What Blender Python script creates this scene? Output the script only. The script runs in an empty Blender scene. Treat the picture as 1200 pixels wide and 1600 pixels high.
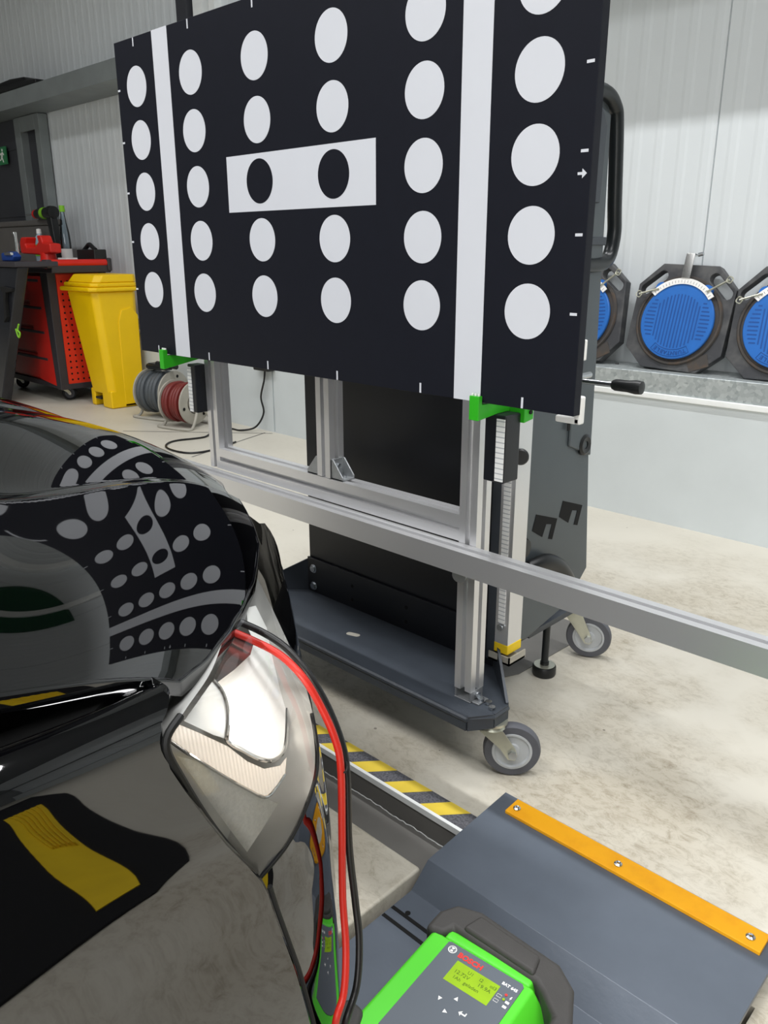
import bpy, bmesh, math, random
from mathutils import Vector, Matrix, geometry
random.seed(7)
scn = bpy.context.scene
C = scn.collection
PI = math.pi

# ------------------------------------------------------------------ camera, light, exposure
cam_d = bpy.data.cameras.new('camera'); cam = bpy.data.objects.new('camera', cam_d); C.objects.link(cam)
cam_d.sensor_fit = 'HORIZONTAL'; cam_d.sensor_width = 36.0; cam_d.lens = 37.8; cam_d.clip_start = 0.02
_x, _y, _z = (0.719, 0.695, -0.001), (0.213, -0.222, -0.952), (-0.661, 0.684, -0.308)
m = Matrix(((_x[0], -_y[0], -_z[0]), (_x[1], -_y[1], -_z[1]), (_x[2], -_y[2], -_z[2])))
cam.matrix_world = Matrix.Translation((0, 0, 1.1)) @ m.to_quaternion().normalized().to_matrix().to_4x4()
scn.camera = cam
scn.view_settings.view_transform = 'Standard'; scn.view_settings.look = 'None'
scn.view_settings.gamma = 1.0; scn.view_settings.use_curve_mapping = False
scn.view_settings.exposure = 0.06
w = bpy.data.worlds.new('world'); scn.world = w; w.use_nodes = True
w.node_tree.nodes['Background'].inputs[0].default_value = (0.90, 0.96, 1.0, 1)
w.node_tree.nodes['Background'].inputs[1].default_value = 2.2

def area(name, loc, rot, sx, sy, power, col=(1, 1, 1), spread=math.pi):
    l = bpy.data.lights.new(name, 'AREA'); l.shape = 'RECTANGLE'; l.size = sx; l.size_y = sy; l.energy = power; l.color = col; l.spread = spread
    o = bpy.data.objects.new(name, l); C.objects.link(o); o.location = loc; o.rotation_euler = rot
    return o
# the hall's own lamps: strip lights under the roof, and daylight through the gate behind the camera
for lx, ly, p, wy in ((-2.6, 1.83, 36, .10), (-.9, 1.83, 36, .10), (.8, 1.83, 36, .10), (2.5, 1.83, 34, .10), (-6.6, -.4, 42, .5), (-4.0, -.6, 44, .8), (-1.4, -1.2, 76, 1.2), (1.6, -1.2, 76, 1.2), (-4.0, -4.0, 55, 1.2), (.5, -4.0, 55, 1.2)):
    area('strip_light', (lx, ly, 4.6), (0, 0, 0), 1.5, wy, p, (.985, .99, 1.0), math.radians(140))
area('gate_daylight', (3.6, -6.6, 2.3), (math.radians(90), 0, math.radians(22)), 5.5, 4.2, 150, (1.0, .955, .90))

# ------------------------------------------------------------------ helpers
def lin(h):
    h = h.lstrip('#')
    return tuple(((v / 12.92) if v <= .04045 else ((v + .055) / 1.055) ** 2.4) for v in (int(h[i:i + 2], 16) / 255 for i in (0, 2, 4))) + (1.0,)

def mat(name, hexcol, rough=.5, metal=0., noise=.06, scale=12., bump=0., bscale=80., ior=1.45, coat=0., stretch=None, hex2=None, thr=None):
    """procedural principled material: noise mixes the colour, optional second colour past a threshold, fine bump"""
    mt = bpy.data.materials.new(name); mt.use_nodes = True
    n, l = mt.node_tree.nodes, mt.node_tree.links
    b = n['Principled BSDF']; b.inputs['Roughness'].default_value = rough; b.inputs['Metallic'].default_value = metal
    b.inputs['IOR'].default_value = ior; b.inputs['Coat Weight'].default_value = coat; b.inputs['Coat Roughness'].default_value = .05
    c = lin(hexcol); b.inputs['Base Color'].default_value = c
    tc = n.new('ShaderNodeTexCoord'); mp = n.new('ShaderNodeMapping'); l.new(tc.outputs['Object'], mp.inputs[0])
    if stretch: mp.inputs['Scale'].default_value = stretch
    nz = n.new('ShaderNodeTexNoise'); nz.inputs['Scale'].default_value = scale; nz.inputs['Detail'].default_value = 4
    l.new(mp.outputs[0], nz.inputs[0])
    rp = n.new('ShaderNodeValToRGB'); l.new(nz.outputs['Fac'], rp.inputs[0])
    if hex2:
        c2 = lin(hex2); t = thr or (.45, .65)
        rp.color_ramp.elements[0].position = t[0]; rp.color_ramp.elements[1].position = t[1]
        rp.color_ramp.elements[0].color = c; rp.color_ramp.elements[1].color = c2
    else:
        rp.color_ramp.elements[0].position = .3; rp.color_ramp.elements[1].position = .7
        rp.color_ramp.elements[0].color = tuple(v * (1 - noise) for v in c[:3]) + (1,)
        rp.color_ramp.elements[1].color = tuple(min(1, v * (1 + noise)) for v in c[:3]) + (1,)
    l.new(rp.outputs[0], b.inputs['Base Color'])
    if bump:
        nb = n.new('ShaderNodeTexNoise'); nb.inputs['Scale'].default_value = bscale; l.new(mp.outputs[0], nb.inputs[0])
        bp = n.new('ShaderNodeBump'); bp.inputs['Strength'].default_value = bump; bp.inputs['Distance'].default_value = .002
        l.new(nb.outputs['Fac'], bp.inputs['Height']); l.new(bp.outputs[0], b.inputs['Normal'])
    return mt

class MB:
    def __init__(s): s.v = []; s.f = []
    def add(s, vs, fs):
        k = len(s.v); s.v += [tuple(p) for p in vs]; s.f += [tuple(i + k for i in f) for f in fs]; return s
    def box(s, x0, x1, y0, y1, z0, z1):
        return s.add([(x0, y0, z0), (x1, y0, z0), (x1, y1, z0), (x0, y1, z0), (x0, y0, z1), (x1, y0, z1), (x1, y1, z1), (x0, y1, z1)],
                     [(3, 2, 1, 0), (4, 5, 6, 7), (0, 1, 5, 4), (1, 2, 6, 5), (2, 3, 7, 6), (3, 0, 4, 7)])
    def prism(s, poly, d0, d1, axis='z'):
        """2-D polygon extruded along an axis; polygon is (x,y) for z, (x,z) for y, (y,z) for x"""
        def p3(a, b, d): return (a, b, d) if axis == 'z' else ((a, d, b) if axis == 'y' else (d, a, b))
        n = len(poly)
        ar = sum(poly[i][0] * poly[(i + 1) % n][1] - poly[(i + 1) % n][0] * poly[i][1] for i in range(n))
        if ar < 0: poly = poly[::-1]
        vs = [p3(a, b, d0) for a, b in poly] + [p3(a, b, d1) for a, b in poly]
        fs = [tuple(range(n - 1, -1, -1)), tuple(range(n, 2 * n))] + [(i, (i + 1) % n, n + (i + 1) % n, n + i) for i in range(n)]
        if (axis == 'y') != (d1 < d0): fs = [f[::-1] for f in fs]
        return s.add(vs, fs)
    def cyl(s, c, ax, r, h, n=24, r2=None):
        """cylinder from c along unit axis ax, length h"""
        r2 = r if r2 is None else r2
        return s.lathe([(0, 0), (r, 0), (r2, h), (0, h)], c, ax, n)
    def lathe(s, prof, c, ax, n=32):
        a = Vector(ax).normalized(); u = a.orthogonal().normalized(); v = a.cross(u); c = Vector(c)
        vs = []; fs = []; idx = []
        for r, h in prof:
            if r <= 1e-9: idx.append([len(vs)] * n); vs.append(c + a * h)
            else:
                idx.append(list(range(len(vs), len(vs) + n)))
                vs += [c + a * h + (u * math.cos(2 * PI * i / n) + v * math.sin(2 * PI * i / n)) * r for i in range(n)]
        for k in range(len(prof) - 1):
            A, B = idx[k], idx[k + 1]
            for i in range(n):
                j = (i + 1) % n
                f = [A[i], A[j], B[j], B[i]]
                f = [q for t, q in enumerate(f) if q not in f[:t]]
                if len(f) > 2: fs.append(tuple(f))
        return s.add(vs, fs)
    def tube(s, pts, r, n=10, closed=False, cap=True):
        P = [Vector(p) for p in pts]; N = len(P); vs = []; fs = []
        up = None
        for i in range(N):
            if closed: t = (P[(i + 1) % N] - P[i - 1])
            else: t = P[min(i + 1, N - 1)] - P[max(i - 1, 0)]
            t.normalize()
            if up is None: up = t.orthogonal().normalized()
            up = (up - t * up.dot(t)).normalized(); q = t.cross(up)
            rr = r[i] if isinstance(r, (list, tuple)) else r
            vs += [P[i] + (up * math.cos(2 * PI * k / n) + q * math.sin(2 * PI * k / n)) * rr for k in range(n)]
        for i in range(N if closed else N - 1):
            j = (i + 1) % N
            for k in range(n): fs.append((i * n + k, i * n + (k + 1) % n, j * n + (k + 1) % n, j * n + k))
        if cap and not closed: fs += [tuple(range(n - 1, -1, -1)), tuple(range((N - 1) * n, N * n))]
        return s.add(vs, fs)
    def grid(s, rows):
        R, K = len(rows), len(rows[0])
        return s.add([p for r in rows for p in r], [(i * K + j, i * K + j + 1, (i + 1) * K + j + 1, (i + 1) * K + j) for i in range(R - 1) for j in range(K - 1)])
    def poly(s, pts):
        tri = geometry.tessellate_polygon([[Vector(p) for p in pts]])
        return s.add(pts, [tuple(t) for t in tri])
    def xf(s, M):
        s.v = [tuple(M @ Vector(p)) for p in s.v]; return s

def wloc(o):
    v = Vector((0, 0, 0))
    while o: v += o.location; o = o.parent
    return v
def obj(name, mb, m, parent=None, bevel=0., smooth=False, label=None, kind=None, origin=None, seg=2):
    me = bpy.data.meshes.new(name); me.from_pydata(mb.v, [], mb.f); me.update()
    o = bpy.data.objects.new(name, me); C.objects.link(o)
    for q in (m if isinstance(m, (list, tuple)) else [m]): me.materials.append(q)
    if parent:
        o.parent = parent; o.location = -wloc(parent)
    if smooth:
        bm = bmesh.new(); bm.from_mesh(me); bmesh.ops.recalc_face_normals(bm, faces=bm.faces)
        for e in bm.edges:
            e.smooth = not (len(e.link_faces) == 2 and e.calc_face_angle(0) > math.radians(38))
        for f in bm.faces: f.smooth = True
        bm.to_mesh(me); bm.free()
    if bevel:
        b = o.modifiers.new('bevel', 'BEVEL'); b.width = bevel; b.segments = seg; b.limit_method = 'ANGLE'; b.angle_limit = math.radians(35)
        for p in me.polygons: p.use_smooth = True
        wn = o.modifiers.new('wn', 'WEIGHTED_NORMAL'); wn.keep_sharp = True
    if label: o['label'] = label
    if kind: o['kind'] = kind
    return o
def thing(name, label, cat, loc=(0, 0, 0), group=None):
    o = bpy.data.objects.new(name, None); C.objects.link(o); o.location = loc; o.empty_display_size = .05
    o['label'] = label; o['category'] = cat
    if group: o['group'] = group
    return o
def tag(o, label, cat, group=None):
    o['label'] = label; o['category'] = cat
    if group: o['group'] = group
    return o
def dup(root, off, label=None):
    def rec(o, par):
        c = o.copy(); C.objects.link(c); c.parent = par
        for ch in o.children: rec(ch, c)
        return c
    r = rec(root, None); r.location = root.location + Vector(off)
    if label: r['label'] = label
    return r
def cr(P, per=8):
    """Catmull-Rom through points"""
    P = [Vector(p) for p in P]; out = []
    for i in range(len(P) - 1):
        p0, p1, p2, p3 = P[max(i - 1, 0)], P[i], P[i + 1], P[min(i + 2, len(P) - 1)]
        for k in range(per):
            t = k / per
            out.append(.5 * ((2 * p1) + (p2 - p0) * t + (2 * p0 - 5 * p1 + 4 * p2 - p3) * t * t + (3 * p1 - p0 - 3 * p2 + p3) * t ** 3))
    out.append(P[-1]); return out
def cr_at(P, t):
    P = [Vector(p) for p in P]; n = len(P) - 1; s = min(max(t, 0), 1) * n; i = min(int(s), n - 1); t = s - i
    p0, p1, p2, p3 = P[max(i - 1, 0)], P[i], P[i + 1], P[min(i + 2, n)]
    return .5 * ((2 * p1) + (p2 - p0) * t + (2 * p0 - 5 * p1 + 4 * p2 - p3) * t * t + (3 * p1 - p0 - 3 * p2 + p3) * t ** 3)
def lerp(pts, x):
    if x <= pts[0][0]: return pts[0][1]
    for (a, b), (c, d) in zip(pts, pts[1:]):
        if x <= c: return b + (d - b) * (x - a) / (c - a)
    return pts[-1][1]
def text_mb(body, size, M, align='LEFT', extrude=.0003, sx=1.0, bold=0.):
    cu = bpy.data.curves.new('text', 'FONT'); cu.body = body; cu.size = size; cu.align_x = align; cu.align_y = 'CENTER'; cu.extrude = extrude
    cu.resolution_u = 3; cu.offset = bold
    o = bpy.data.objects.new('text', cu); C.objects.link(o)
    dg = bpy.context.evaluated_depsgraph_get(); me = bpy.data.meshes.new_from_object(o.evaluated_get(dg))
    mb = MB(); mb.add([tuple(M @ Vector((v.co.x * sx, v.co.y, v.co.z))) for v in me.vertices], [tuple(p.vertices) for p in me.polygons])
    bpy.data.objects.remove(o); bpy.data.curves.remove(cu); bpy.data.meshes.remove(me)
    return mb
def circle2(cx, cy, r, n=40, a0=0., a1=2 * PI):
    full = abs(a1 - a0 - 2 * PI) < 1e-6
    return [(cx + r * math.cos(a0 + (a1 - a0) * i / (n if full else n - 1)), cy + r * math.sin(a0 + (a1 - a0) * i / (n if full else n - 1))) for i in range(n)]

# ------------------------------------------------------------------ materials
M = {}
M['wall_panel'] = mat('wall_panel', '#d6dbdd', .5, 0, .02, 3)
M['wall_plinth'] = mat('wall_plinth', '#c9cfd0', .6, 0, .03, 5, .1, 60)
M['white_trim'] = mat('white_trim', '#e6e8e6', .5)
M['steel_grey'] = mat('steel_grey', '#868c8c', .5, .3, .08, 6)
M['dark_door'] = mat('dark_door', '#3a3b40', .5, 0, .05, 4)
M['ceiling'] = mat('ceiling', '#6f7274', .7)
M['hall_wall'] = mat('hall_wall', '#8f9293', .7)
M['black_board'] = mat('black_board', '#14161f', .55, 0, .05, 30, ior=1.3)
M['board_white'] = mat('board_white', '#d3d5db', .6, 0, .01, ior=1.3)
M['alu'] = mat('alu', '#dcdcdd', .32, .75, .03, 4, .04, 60)
M['alu_dark'] = mat('alu_dark', '#8a8c8e', .4, .6, .05, 6)
M['cast'] = mat('cast', '#a9acae', .45, .8, .1, 40, .2, 200)
M['cart_dark'] = mat('cart_dark', '#393e45', .42, 0, .06, 20, .12, 500)
M['cart_black'] = mat('cart_black', '#16181d', .38, 0, .05, 10, .05, 300)
M['cart_grey'] = mat('cart_grey', '#4a5155', .33, .1, .04, 8, .08, 400)
M['black_plastic'] = mat('black_plastic', '#1a1b1c', .38, 0, .1, 30)
M['black_tube'] = mat('black_tube', '#1c2022', .3)
M['rubber'] = mat('rubber', '#55565c', .6, 0, .06, 30)
M['tyre'] = mat('tyre', '#17181a', .75)
M['wheel_grey'] = mat('wheel_grey', '#b3b6b8', .45, 0, .05, 20)
M['zinc'] = mat('zinc', '#c8c8b8', .35, .8, .1, 25)
M['bolt'] = mat('bolt', '#b8bcc0', .25, .95)
M['green'] = mat('green', '#2fae1c', .42, 0, .04, 10)
M['charger_green'] = mat('charger_green', '#52cc2c', .40, 0, .03, 10)
M['charger_black'] = mat('charger_black', '#3b3937', .6, 0, .06, 40, .15, 600)
M['charger_panel'] = mat('charger_panel', '#596068', .5, 0, .02)
M['yellow_bin'] = mat('yellow_bin', '#f0c400', .42, 0, .03, 6)
M['yellow_bar'] = mat('yellow_bar', '#f7ae14', .42, 0, .05, 30, 0, hex2='#f0a511')
M['yellow_cap'] = mat('yellow_cap', '#ecc81a', .5)
M['red_paint'] = mat('red_paint', '#d3261c', .38, 0, .05, 8)
M['red_panel'] = mat('red_panel', '#e03a22', .42, 0, .04, 8)
M['trolley_dark'] = mat('trolley_dark', '#39363a', .5)
M['hole'] = mat('hole', '#0a0a0a', .9)
M['plate_dark'] = mat('plate_dark', '#59606a', .30, .1, .10, 7, .1, 90)
M['tape_black'] = mat('tape_black', '#55555a', .85, 0, .5, 220, .5, 400)
M['tape_yellow'] = mat('tape_yellow', '#d9bd3e', .7, 0, .05, 30)
M['pit'] = mat('pit', '#6c6a66', .6, 0, .08, 8)
M['iron'] = mat('iron', '#434447', .55, .3, .25, 14, .3, 60, hex2='#5a5a5a')
M['iron_rust'] = mat('iron_rust', '#46423f', .65, .2, .3, 20, .3, 80, hex2='#5a4a3c', thr=(.5,.7))
M['disc_blue'] = mat('disc_blue', '#2466b5', .42, 0, .07, 18)
M['disc_groove'] = mat('disc_groove', '#154a90', .55)
M['ivory'] = mat('ivory', '#a5a196', .5, 0, .1, 12)
M['cable_black'] = mat('cable_black', '#161616', .35)
M['cable_red'] = mat('cable_red', '#b82418', .35)
M['cable_reel_red'] = mat('cable_reel_red', '#6e2420', .5)
M['cable_reel_grey'] = mat('cable_reel_grey', '#4b5054', .5)
M['paint'] = mat('paint', '#020203', .02, 0, 0, ior=1.9)
M['gap'] = mat('gap', '#050505', .6)
M['lamp_housing'] = mat('lamp_housing', '#c4c4c0', .35, .15, .1, 20)
M['lamp_white'] = mat('lamp_white', '#f2f2ee', .45, 0, .03, 40)
M['lamp_disc'] = mat('lamp_disc', '#c9cac8', .3, .3, .06, 12)
M['lamp_bowl'] = mat('lamp_bowl', '#a8a49e', .12, .9, .2, 30)
M['lamp_ind'] = mat('lamp_ind', '#e9e9e6', .4, .0, .06, 300, .3, 900)
M['chrome'] = mat('chrome', '#d6d6d4', .12, .95)
M['lcd'] = mat('lcd', '#8fb50e', .35, 0, .12, 25)
M['lcd_ink'] = mat('lcd_ink', '#4c6a08', .6)
M['logo_red'] = mat('logo_red', '#e0302a', .5)
M['white'] = mat('white', '#ecebe8', .5)
M['sign_green'] = mat('sign_green', '#2f7a4c', .5)
M['blue_plastic'] = mat('blue_plastic', '#1d3f86', .4)
M['clear_bottle'] = mat('clear_bottle', '#9fb4c0', .1)
M['dark_gloss'] = mat('dark_gloss', '#26272c', .12, 0, .3, 4)
M['brownbox'] = mat('brownbox', '#5d5a57', .6)
M['backdrop'] = mat('backdrop', '#0d4a22', .6)  # green of the unseen panel added for the bonnet to mirror
M['lime'] = mat('lime', '#7fbf2a', .5)

def strip_rule(name, scale):
    """white steel rule: dark tick marks along Z"""
    mt = mat(name, '#e8e8e6', .45)
    n, l = mt.node_tree.nodes, mt.node_tree.links
    b = n['Principled BSDF']; tc = n.new('ShaderNodeTexCoord'); sp = n.new('ShaderNodeSeparateXYZ'); l.new(tc.outputs['Object'], sp.inputs[0])
    mu = n.new('ShaderNodeMath'); mu.operation = 'MULTIPLY'; mu.inputs[1].default_value = scale; l.new(sp.outputs[2], mu.inputs[0])
    fr = n.new('ShaderNodeMath'); fr.operation = 'FRACT'; l.new(mu.outputs[0], fr.inputs[0])
    gt = n.new('ShaderNodeMath'); gt.operation = 'LESS_THAN'; gt.inputs[1].default_value = .22; l.new(fr.outputs[0], gt.inputs[0])
    mx = n.new('ShaderNodeMix'); mx.data_type = 'RGBA'; l.new(gt.outputs[0], mx.inputs[0])
    mx.inputs[6].default_value = lin('#e4e4e2'); mx.inputs[7].default_value = lin('#a9acb0'); l.new(mx.outputs[2], b.inputs['Base Color'])
    return mt
M['rule'] = strip_rule('rule', 100.)

def floor_mat():
    mt = mat('floor', '#c9c4b7', .45, 0, .04, 2.5, .05, 40)
    n, l = mt.node_tree.nodes, mt.node_tree.links; b = n['Principled BSDF']
    base = b.inputs['Base Color'].links[0].from_socket
    tc = n.new('ShaderNodeTexCoord')
    big = n.new('ShaderNodeTexNoise'); big.inputs['Scale'].default_value = 2.6; big.inputs['Detail'].default_value = 5; l.new(tc.outputs['Object'], big.inputs[0])
    mp = n.new('ShaderNodeMapping'); mp.inputs['Rotation'].default_value = (0, 0, .5); mp.inputs['Scale'].default_value = (30, 46, 30); l.new(tc.outputs['Object'], mp.inputs[0])
    sc = n.new('ShaderNodeTexNoise'); sc.inputs['Scale'].default_value = .9; sc.inputs['Detail'].default_value = 12; sc.inputs['Roughness'].default_value = .82; sc.inputs['Distortion'].default_value = .5
    l.new(mp.outputs[0], sc.inputs[0])
    r1 = n.new('ShaderNodeValToRGB'); r1.color_ramp.elements[0].position = .40; r1.color_ramp.elements[1].position = .60; l.new(big.outputs['Fac'], r1.inputs[0])
    r2 = n.new('ShaderNodeValToRGB'); r2.color_ramp.elements[0].position = .47; r2.color_ramp.elements[1].position = .66; l.new(sc.outputs['Fac'], r2.inputs[0])
    # wear concentrated around the work bay
    sp = n.new('ShaderNodeVectorMath'); sp.operation = 'DISTANCE'; sp.inputs[1].default_value = (-.55, 1.45, 0); l.new(tc.outputs['Object'], sp.inputs[0])
    mr = n.new('ShaderNodeMapRange'); mr.inputs[1].default_value = .9; mr.inputs[2].default_value = 1.8; mr.inputs[3].default_value = 1.; mr.inputs[4].default_value = .12; l.new(sp.outputs['Value'], mr.inputs[0])
    def mul(a, c):
        q = n.new('ShaderNodeMath'); q.operation = 'MULTIPLY'; l.new(a, q.inputs[0])
        if isinstance(c, float): q.inputs[1].default_value = c
        else: l.new(c, q.inputs[1])
        return q.outputs[0]
    k = mul(mul(r1.outputs[0], mr.outputs[0]), r2.outputs[0]); k = mul(k, 1.0)
    mx = n.new('ShaderNodeMix'); mx.data_type = 'RGBA'; l.new(k, mx.inputs[0]); l.new(base, mx.inputs[6]); mx.inputs[7].default_value = lin('#6f6450')
    k2 = mul(mul(r1.outputs[0], mr.outputs[0]), .55)
    m2 = n.new('ShaderNodeMix'); m2.data_type = 'RGBA'; l.new(k2, m2.inputs[0]); l.new(mx.outputs[2], m2.inputs[6]); m2.inputs[7].default_value = lin('#a59a85')
    vo = n.new('ShaderNodeTexVoronoi'); vo.inputs['Scale'].default_value = 9.; vo.inputs['Randomness'].default_value = 1.; l.new(tc.outputs['Object'], vo.inputs['Vector'])
    lt = n.new('ShaderNodeMath'); lt.operation = 'LESS_THAN'; lt.inputs[1].default_value = .035; l.new(vo.outputs['Distance'], lt.inputs[0])
    m3 = n.new('ShaderNodeMix'); m3.data_type = 'RGBA'; l.new(mul(lt.outputs[0], .7), m3.inputs[0]); l.new(m2.outputs[2], m3.inputs[6]); m3.inputs[7].default_value = lin('#5a5248')
    l.new(m3.outputs[2], b.inputs['Base Color'])
    return mt
M['floor'] = floor_mat()

def galv_mat():
    mt = mat('galvanised', '#b6bcbc', .45, .45)
    n, l = mt.node_tree.nodes, mt.node_tree.links; b = n['Principled BSDF']
    tc = n.new('ShaderNodeTexCoord'); vo = n.new('ShaderNodeTexVoronoi'); vo.inputs['Scale'].default_value = 70.; l.new(tc.outputs['Object'], vo.inputs['Vector'])
    rp = n.new('ShaderNodeValToRGB'); rp.color_ramp.elements[0].color = lin('#9ba2a3'); rp.color_ramp.elements[1].color = lin('#c6cccb'); l.new(vo.outputs['Color'], rp.inputs[0])
    l.new(rp.outputs[0], b.inputs['Base Color']); return mt
M['galv'] = galv_mat()

def rib_mat():
    """moulded rib optics: fine flutes"""
    mt = mat('lamp_strip', '#fbf1e6', .25, .0)
    n, l = mt.node_tree.nodes, mt.node_tree.links; b = n['Principled BSDF']
    tc = n.new('ShaderNodeTexCoord'); mp = n.new('ShaderNodeMapping'); mp.inputs['Rotation'].default_value = (0, 0, 0); l.new(tc.outputs['Object'], mp.inputs[0])
    wv = n.new('ShaderNodeTexWave'); wv.inputs['Scale'].default_value = 85.; wv.bands_direction = 'Y'; l.new(mp.outputs[0], wv.inputs[0])
    bp = n.new('ShaderNodeBump'); bp.inputs['Strength'].default_value = .35; bp.inputs['Distance'].default_value = .003
    l.new(wv.outputs['Fac'], bp.inputs['Height']); l.new(bp.outputs[0], b.inputs['Normal']); return mt
M['lamp_strip'] = rib_mat()

b_ = M['lamp_strip'].node_tree.nodes['Principled BSDF']; b_.inputs['Emission Color'].default_value = (1, .86, .72, 1); b_.inputs['Emission Strength'].default_value = .42   # the daytime light is on
def glass_mat(name, tint=(.97, .98, .98, 1), ior=1.5):
    mt = bpy.data.materials.new(name); mt.use_nodes = True
    n, l = mt.node_tree.nodes, mt.node_tree.links; n.remove(n['Principled BSDF'])
    tr = n.new('ShaderNodeBsdfTransparent'); tr.inputs[0].default_value = tint
    gl = n.new('ShaderNodeBsdfGlossy'); gl.inputs['Roughness'].default_value = .03
    fr = n.new('ShaderNodeFresnel'); fr.inputs[0].default_value = ior
    nz = n.new('ShaderNodeTexNoise'); nz.inputs['Scale'].default_value = 300
    mr = n.new('ShaderNodeMapRange'); mr.inputs[3].default_value = .9; mr.inputs[4].default_value = 1.1; l.new(nz.outputs['Fac'], mr.inputs[0])
    mu = n.new('ShaderNodeMath'); mu.operation = 'MULTIPLY'; l.new(fr.outputs[0], mu.inputs[0]); l.new(mr.outputs[0], mu.inputs[1])
    mx = n.new('ShaderNodeMixShader'); l.new(mu.outputs[0], mx.inputs[0]); l.new(tr.outputs[0], mx.inputs[1]); l.new(gl.outputs[0], mx.inputs[2])
    l.new(mx.outputs[0], n['Material Output'].inputs[0]); return mt
M['lens'] = glass_mat('lens', (.985, .99, .99, 1), 1.38)
M['bottle_glass'] = glass_mat('bottle_glass', (.75, .83, .88, 1), 1.6)

# ------------------------------------------------------------------ the hall
YW, YP = 3.37, 3.15            # corrugated wall, concrete plinth face
def struct(name, mb, m, parent=None, **k):
    o = obj(name, mb, m, parent, **k)
    if not parent: o['kind'] = 'structure'
    return o
CX0, CX1, CY0, CY1 = -3.2, -0.79, 0.935, 1.068      # recess channel in front of the lift
fl = MB()
def slab(x0, x1, y0, y1): fl.box(x0, x1, y0, y1, -.10, 0)
slab(-13, 7, CY1, 3.16); slab(-.245, 7, -7, CY1); slab(-13, CX0, -7, CY1)
floor = struct('floor', fl, M['floor'])
struct('floor_block', MB().box(CX0, -.808, -7, CY0, -.10, .0), M['floor'], floor, bevel=.006)
struct('channel_bed', MB().box(CX0, -.245, -7, CY1 + .02, -.14, -.062), M['pit'], floor)
struct('channel_wall', MB().box(CX0, -.78, CY1 - .004, CY1 + .002, -.062, -.001), M['pit'], floor)
struct('channel_edge', MB().box(CX0, -.78, CY1 - .007, CY1 + .001, -.012, .002), M['white_trim'], floor)
sealp = [(-1.4 + i * .01, CY1 - .006 + random.uniform(-.0015, .001), -.061 + random.uniform(-.002, .002)) for i in range(62)]
struct('sealant_joint', MB().tube(sealp, .0012, 6), M['white_trim'], floor)
for pts in ([(-4.05, 3.10, .0006), (-3.84, 2.42, .0006)], [(-4.75, 2.50, .0006), (-4.0, 3.12, .0006)]):
    a, b = Vector(pts[0]), Vector(pts[1]); q = (b - a).cross(Vector((0, 0, 1))).normalized() * .006
    struct('floor_joint', MB().add([a - q, a + q, b + q, b - q], [(0, 1, 2, 3)]), M['pit'], floor)

plinth = struct('wall_back', MB().box(-13, -4.02, YP, YP + .4, 0, .535).box(-4.005, 7, YP, YP + .4, 0, .535).box(-4.02, -4.005, YP + .012, YP + .4, 0, .535), M['wall_plinth'])
struct('wall_cap', MB().box(-13, 7, YP - .012, YP + .1, .522, .545), M['white_trim'], plinth, bevel=.003)
gal = struct('trim_1', MB().box(-13, 7, YP, YW + .02, .545, .628), M['galv'], bevel=.004)
for i in range(9): struct('ledge_screw', MB().cyl((-3.6 + i * .62, YP + .12, .628), (0, 0, 1), .008, .006, 10), M['iron'], gal)
# corrugated sandwich panels, one metre wide, each a piece of its own
PX = [-1.455 + k for k in range(-12, 9)]
prof = []
for k in range(10):
    x = k * .0995
    prof += [(x + .002, 0.), (x + .045, 0.), (x + .057, -.0022), (x + .080, -.0022), (x + .092, 0.)]
prof = [(0, .012), (.003, 0.)] + prof[1:] + [(.9965, 0.), (.9995, .012)]
pm = MB(); pm.grid([[(x, y, .628) for x, y in prof], [(x, y, 5.2) for x, y in prof]])
first = None
for k, x in enumerate(PX):
    if first is None:
        first = obj('wall_panel', pm, M['wall_panel'], plinth); o = first
    else:
        o = first.copy(); C.objects.link(o)
    o.location = (x, YW, 0)
struct('panel_core', MB().box(-13, 7, YW + .012, YW + .1, .6, 5.2), M['wall_panel'], plinth)
struct('ceiling', MB().box(-13, 7, -7, 3.6, 5.2, 5.3), M['ceiling'])
struct('wall_left', MB().box(-13.1, -13, -7, 3.6, 0, 5.2), M['hall_wall'])
struct('wall_right', MB().box(7, 7.1, -7, 3.6, 0, 5.2), M['hall_wall'])
struct('wall_front', MB().box(-13, 0, -7.1, -7, 0, 5.2).box(0, 6.2, -7.1, -7, 4.4, 5.2).box(6.2, 7, -7.1, -7, 0, 5.2), M['hall_wall'])
# steel girder, column and dark door on the left of the back wall
struct('trim_2', MB().prism([(3.06, 2.19), (3.06, 2.315), (3.36, 2.315), (3.36, 2.30), (3.075, 2.30), (3.075, 2.205), (3.36, 2.205), (3.36, 2.19)], -13, 6.9, 'x'), M['steel_grey'], bevel=.003)
tc_ = struct('trim_3', MB().box(-7.61, -7.495, 3.28, 3.36, 0, 2.186).box(-7.215, -7.13, 3.28, 3.36, 0, 2.186).box(-7.495, -7.215, 3.28, 3.30, 2.07, 2.186), M['steel_grey'], bevel=.003)
struct('column_web', MB().box(-7.495, -7.215, 3.345, 3.36, 0, 2.186), M['dark_door'], tc_)  # web coloured darker to carry the shadow between the flanges
dr = struct('door_1', MB().box(-9.3, -7.61, 3.30, 3.36, 0, 2.186), M['dark_door'])
for zz in (.7, 1.4, 1.95): struct('door_rail', MB().box(-9.3, -7.61, 3.292, 3.302, zz, zz + .02), M['dark_door'], dr)
sg = thing('exit_sign', 'small green emergency exit sign with white running figure on dark door', 'sign', (-7.92, 3.27, 1.9))
obj('sign_plate', MB().box(-8.03, -7.80, 3.262, 3.271, 1.84, 1.985), M['sign_green'], sg)
rf = MB()
rf.prism(circle2(-7.585, 1.875, .012, 12), 3.2605, 3.2625, 'y')
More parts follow.
